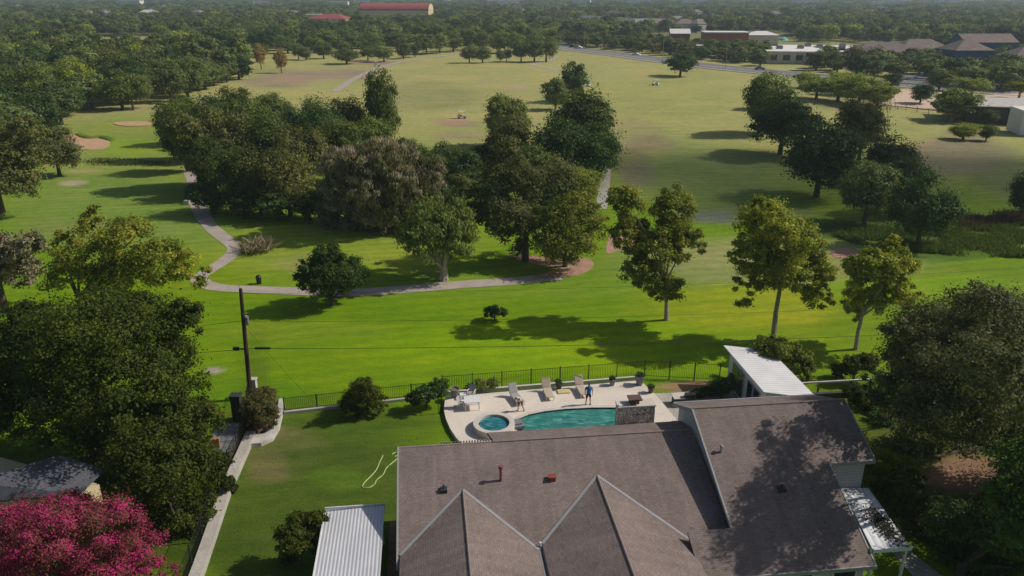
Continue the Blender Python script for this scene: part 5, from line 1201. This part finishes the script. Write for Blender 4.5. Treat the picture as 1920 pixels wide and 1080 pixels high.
golf_cart(1800, 196, .3, 'pale golf cart under the spreading light green tree')
def car(p, rz, mat, label, group='cars on and beside the far road'):
    o = empty('parked_car', p, rz, label, 'car', group)
    prof = [(-2.2, .35), (-2.2, .85), (-1.5, 1.0), (-1.0, 1.42), (.5, 1.42), (1.1, .98), (2.1, .82), (2.25, .4)]
    m = MB(); k = len(prof); m.v = [(x, -.85 if z < .99 else -.68, z) for x, z in prof]+[(x, .85 if z < .99 else .68, z) for x, z in prof]
    m.f = [tuple(range(k)), tuple(reversed(range(k, 2*k)))]+[(i, i+k, (i+1) % k+k, (i+1) % k) for i in range(k)]; m.build('body', M[mat], o)
    m = MB(); m.box(-1.1, -.76, 1.02, .65, .76, 1.3); m.build('window', M['glass'], o)
    for x in (-1.4, 1.4):
        for y in (-.8, .8): m = MB(); m.tube([(x, y-.1, .33), (x, y+.1, .33)], .33, 12); m.build('wheel', M['black'], o)
    return o
car(G(1074, 88.5), -.6, 'dark', 'dark car at the far left end of the road'); car(G(1085, 90.5), -.6, 'white', 'white car behind the dark car on the far road'); car(G(1193, 104.5), -.5, 'white', 'white car halfway along the far road'); car(G(1425, 131), -.4, 'pot', 'grey car on the right part of the far road')
car(G(1880, 149), .2, 'white', 'white car in the far right car park'); car(G(1862, 151), .2, 'pot', 'grey car in the far right car park'); car(G(1716, 152), .2, 'white', 'white car at the left end of the car park')
def lamp(px, py, h, label, two=False, grp='street lamps by the far road'):
    o = empty('street_lamp', GH(px, py), 0, label, 'street lamp', grp); m = MB(); m.tube([(0, 0, 0), (0, 0, h)], [.12, .07], 8); m.build('pole', M['fascia'], o)
    m = MB(); m.tube([(-(1.4 if two else 0), 0, h), (1.4, 0, h+.1)], .05, 6); m.build('arm', M['fascia'], o)
    for s in ((-1, 1) if two else (1,)): m = MB(); m.box(s*1.4-.4, -.18, h-.05, s*1.4+.4, .18, h+.15); m.build('lamp_head', M['fascia'], o)
for a in ((1095, 94, 12, 'lamp post nearest the bend of the far road'), (1242, 117, 13, 'tallest lamp post in front of the lone tree'), (1057, 88, 11, 'lamp post at the far end of the road'), (1587, 138, 10, 'lamp post behind the yellow green clump'), (1360, 128, 9, 'lamp post in front of the low white school')): lamp(*a)
for a in ((1694, 150, 9, 'lamp post left of the car park'), (1822, 152, 8, 'lamp post in the middle of the car park'), (1857, 142, 10, 'tall lamp post at the right of the car park'), (1886, 156, 8, 'lamp post among the parked cars'), (1912, 148, 10, 'lamp post cut near the right edge'), (1651, 150, 8, 'lamp post beside the tennis court')): lamp(*a, grp='lamp posts around the car park')
# signs and bins on the course
o = empty('tee_sign', GH(399, 399), .2, 'pale tee sign on two posts beside the cart path', 'sign'); m = MB(); m.box(-.38, -.04, .5, .38, .04, 2.0); m.build('board', M['offwhite'], o)
m = MB(); m.lathe([(.1, 1.05), (.1, 1.3)], 10, (0, -.06)); m.build('emblem', M['dark'], o)
for x in (-.3, .3): m = MB(); m.box(x-.04, -.03, 0, x+.04, .03, .5); m.build('post', M['wood'], o)
m = MB(); p = GH(355, 383); m.box(p.x-.7, p.y-.3, p.z, p.x+.1, p.y+.3, p.z+.6); m.box(p.x+.1, p.y-.1, p.z, p.x+2.2, p.y+.1, p.z+.14); tag(m.build('stone_bench', M['offwhite']), 'low pale stone bench beside the shaded cart path', 'bench')
o = empty('litter_bin', GH(486, 532), 0, 'small dark green bin beside the cart path', 'bin'); m = MB(); m.lathe([(.25, 0), (.3, .75), (.32, .8)], 14); m.build('drum', M['black'], o); m = MB(); m.lathe([(.32, .8), (.2, .98), (.02, 1.02)], 14); m.build('lid', M['black'], o)

# buildings -----------------------------------------------------------------
def bx(p, w, d, h, rz, label, name, cat, wallm, roofm, roof='flat', rh=2., over=.4, windows=0, group=None):
    o = empty(name, p, rz, label, cat, group); m = MB(); m.box(-w/2, -d/2, 0, w/2, d/2, h); m.build('wall', M[wallm], o); m = MB(); W_, D_ = w/2+over, d/2+over
    if roof == 'flat': m.box(-W_, -D_, h, W_, D_, h+.5)
    elif roof == 'hip':
        k = min(D_, W_)*.98; A = [(-W_, -D_, h), (W_, -D_, h), (W_, D_, h), (-W_, D_, h)]; r0, r1 = (-W_+k, 0, h+rh), (W_-k, 0, h+rh)
        m.slab([A[0], A[1], r1, r0], .2); m.slab([A[1], A[2], r1], .2); m.slab([A[2], A[3], r0, r1], .2); m.slab([A[3], A[0], r0], .2)
    elif roof == 'gable':
        m.slab([(-W_, -D_, h), (W_, -D_, h), (W_, 0, h+rh), (-W_, 0, h+rh)], .2); m.slab([(-W_, 0, h+rh), (W_, 0, h+rh), (W_, D_, h), (-W_, D_, h)], .2)
    elif roof == 'vault':
        P = [(D_*math.cos(math.pi*i/12), h+rh*math.sin(math.pi*i/12)) for i in range(13)]
        k = len(m.v); m.v += [(-W_, y, z) for y, z in P]+[(W_, y, z) for y, z in P]; m.f += [(k+i+1, k+i, k+13+i, k+14+i) for i in range(12)]
    m.build('roof', M[roofm], o)
    if roof in ('gable', 'vault'):
        e = MB(); 
        for s in (-1, 1):
            if roof == 'gable': q = [(s*w/2, -d/2, h), (s*w/2, d/2, h), (s*w/2, 0, h+rh-.3)]
            else: q = [(s*(w/2+.3), y*.97, h+(z-h)*.97) for y, z in P]
            e.poly(q if s > 0 else q[::-1])
        e.build('gable_wall', M['cream' if roof == 'vault' else wallm], o)
    for i in range(windows):
        x = -w/2+w*(i+.5)/windows; e = MB(); e.box(x-w/windows*.28, -d/2-.06, h*.3, x+w/windows*.28, -d/2+.02, h*.78); e.build('window', M['glass'], o)
    return o
rot = lambda deg: math.radians(deg)
bx(G(745, 41.5), 74, 26, 12, rot(-6), 'long red roofed hall with round cream gable far behind the golf course', 'hall', 'building', 'cream', 'redroof', 'vault', 7)
bx(G(622, 55), 34, 20, 9, rot(-14), 'smaller red roofed building left of the long hall', 'hall', 'building', 'cream', 'redroof', 'hip', 3.5)
bx(G(600, 50), 26, 10, 10.5, rot(0), 'white roofed block behind the smaller red roof', 'hall', 'building', 'cream', 'whiteroof', 'flat')
bx(G(1356, 92), 24, 14, 9, rot(-4), 'dark red brick school block with pale roof', 'school', 'building', 'redbrick', 'whiteroof', 'flat', windows=0)
bx(G(1272, 89), 11, 9, 8, rot(-4), 'small school block with pale green roof', 'school', 'building', 'redbrick', 'whiteroof', 'gable', 2.4)
bx(G(1424, 88), 18, 12, 7, rot(-4), 'cream roofed school block right of the brick one', 'school', 'building', 'offwhite', 'whiteroof', 'hip', 2)
sb = bx(G(1528, 113), 50, 46, 5, rot(-10), 'long low white roofed school with rooftop units', 'school', 'building', 'offwhite', 'whiteroof', 'flat', windows=9)
for i, (x, y) in enumerate(((-18, -8), (-8, -4), (2, 4), (10, -6), (18, 2), (24, -10), (14, 12), (-2, 12))): m = MB(); m.box(x-1.4, y-1, 5.5, x+1.4, y+1, 6.9); m.box(x-1.1, y-.7, 6.9, x+1.1, y+.7, 7.1); m.build('rooftop_unit', M['pot'], sb)
bx(G(1295, 104), 12, 10, 4.5, rot(-6), 'low white roof peeping between roadside trees', 'school', 'building', 'offwhite', 'whiteroof', 'flat')
bx(G(1348, 103), 14, 10, 4.5, rot(-6), 'white canopy in front of the red brick block', 'canopy', 'building', 'offwhite', 'whiteroof', 'flat')
bx(G(1220, 88), 14, 8, 4.5, rot(-20), 'thin white canopy roof left of the school', 'canopy', 'building', 'offwhite', 'whiteroof', 'flat')
o = empty('sun_sail', G(1466, 98), 0, 'teal fabric sun sail behind the low school', 'canopy'); m = MB(); m.lathe([(2.6, 6.2), (2, 6.9), (1, 7.5), (.1, 7.8)], 18, cap0=False); m.build('canvas', M['teal'], o); m = MB(); m.tube([(0, 0, 0), (0, 0, 7.6)], .15, 6); m.build('mast', M['white'], o)
bx(G(1650, 120), 28, 16, 5.5, rot(-6), 'grey hip roofed apartment block right of the school', 'apartment_house', 'building', 'offwhite', 'shingle', 'hip', 4)
bx(G(1632, 124), 12, 12, 5, rot(80), 'apartment block with teal gable at the end of the school', 'apartment_house', 'building', 'blue', 'shingle', 'gable', 3)
bx(G(1718, 115), 24, 14, 6, rot(4), 'brown roofed apartment block beside the blue one', 'apartment_house', 'building', 'offwhite', 'shingle', 'hip', 4)
bx(G(1800, 136), 15, 14, 9, rot(2), 'blue walled apartment block with brown grey roof', 'apartment_house', 'building', 'blue', 'shingle', 'hip', 4)
bx(G(1835, 116), 24, 14, 9, rot(2), 'rear blue apartment block with steep brown grey gables', 'apartment_house', 'building', 'blue', 'shingle', 'gable', 3.5)
bx(G(1922, 140), 18, 14, 7, rot(-4), 'grey roofed block at the far right edge behind the lamps', 'apartment_house', 'building', 'blue', 'shingle', 'hip', 4)
bx(G(1893, 224), 26, 15, 4.2, rot(-12), 'pavilion with wide flat grey roof at the right edge', 'pavilion', 'building', 'dark', 'offwhite', 'gable', 1.2, over=1.2)
bx(G(1952, 250), 12, 8, 5.0, rot(-12), 'white blank walled building cut by the right edge', 'clubhouse', 'building', 'white', 'whiteroof', 'flat', over=.1)
rnd = random.Random(77)
for i in range(15):
    px = 1012+i*23+rnd.uniform(-6, 6); py = 46+rnd.uniform(-3.5, 7); bx(G(px, py+7), rnd.uniform(18, 28), 13, 6.5, rot(rnd.uniform(-40, 40)), 'grey roofed house among the trees beyond the far road', 'far_house', 'house', 'offwhite', rnd.choice(['shingle_grey', 'pot', 'shingle']), 'hip', 3.6, group='houses among the trees beyond the far road')
for i in range(16):
    px, py = rnd.uniform(0, 1920), rnd.uniform(18, 40); p = G(px, py+3); bx(p, rnd.uniform(12, 20), 11, 9.0, rot(rnd.uniform(-40, 40)), 'pale roofed house showing between distant treetops', 'far_house', 'house', 'offwhite', rnd.choice(['pot', 'offwhite', 'shingle_grey', 'shingle']), 'hip', 3, group='pale roofs between the distant treetops')
for i in range(22):
    px, py = rnd.uniform(0, 1920), rnd.uniform(4, 16); p = G(px, py+3); s = p.y/1500
    bx(p, rnd.uniform(20, 60)*s, 14*s, 14*s, rot(rnd.uniform(-20, 20)), 'pale building barely rising from the hazy distant woods', 'far_building', 'building', 'white', 'whiteroof', 'flat', group='pale buildings in the hazy distance')
# court fence
fence('court_fence', [GH(1640, 196), GH(1740, 214), GH(1860, 232)], 1.6, 'grey mesh fence between fairway and tan court', 'fascia', 4, .5, pk=.06, pr=.02)
fence('court_fence', [GH(1655, 166), GH(1760, 158)], 2.2, 'white fence behind the tan court', 'white', 4, .6, pk=.08, pr=.03)

# ================================================================ the air
hzm = bpy.data.materials.new('haze_air'); hzm.use_nodes = True; t = hzm.node_tree; t.nodes.clear()
ou = t.nodes.new('ShaderNodeOutputMaterial'); pv = t.nodes.new('ShaderNodeVolumePrincipled'); pv.inputs['Color'].default_value = (.70, .83, 1, 1)
pv.inputs['Density'].default_value = .00020; pv.inputs['Density Attribute'].default_value = ''; pv.inputs['Anisotropy'].default_value = .2
t.links.new(pv.outputs[0], ou.inputs['Volume'])
m = MB(); m.box(-9200, -150, -2.2, 9200, 9300, 110); hb_ = m.build('haze', hzm); tag(hb_, 'thin blue haze filling the air', None, None, 'stuff')

# a small high cloud added out of view, shaped to shade the middle fairways
def cloud(tx, ty, ax, ay, alt, label, seed):
    c = Vector((tx, ty, 0))+sd*(alt/sd.z); g = random.Random(seed); m = MB(); n, k = 40, 20
    for i in range(k+1):
        ph = math.pi*i/k
        for j in range(n):
            th = 2*math.pi*j/n; w_ = 1+.16*math.sin(3*th+seed)+.1*math.sin(7*th+2*seed+ph*2)
            m.v.append((ax*w_*math.sin(ph)*math.cos(th), ay*w_*math.sin(ph)*math.sin(th), 17*math.cos(ph)*(1+.15*math.sin(5*th+ph*3))))
    for i in range(k):
        for j in range(n): m.f.append((i*n+j, (i+1)*n+j, (i+1)*n+(j+1) % n, i*n+(j+1) % n))
    mt = bpy.data.materials.get('cloud_vapour')
    if not mt:
        mt = bpy.data.materials.new('cloud_vapour'); mt.use_nodes = True; t = mt.node_tree; t.nodes.clear()
        ou = t.nodes.new('ShaderNodeOutputMaterial'); pv = t.nodes.new('ShaderNodeVolumePrincipled'); pv.inputs['Color'].default_value = (.95, .95, .95, 1)
        pv.inputs['Density'].default_value = .036; pv.inputs['Density Attribute'].default_value = ''; t.links.new(pv.outputs[0], ou.inputs['Volume'])
    tag(m.build('cloud', mt, loc=c), label, None, None, 'stuff')
cloud(68, 132, 62, 27, 1100, 'thin cloud added high out of view to shade the middle fairways', 1)
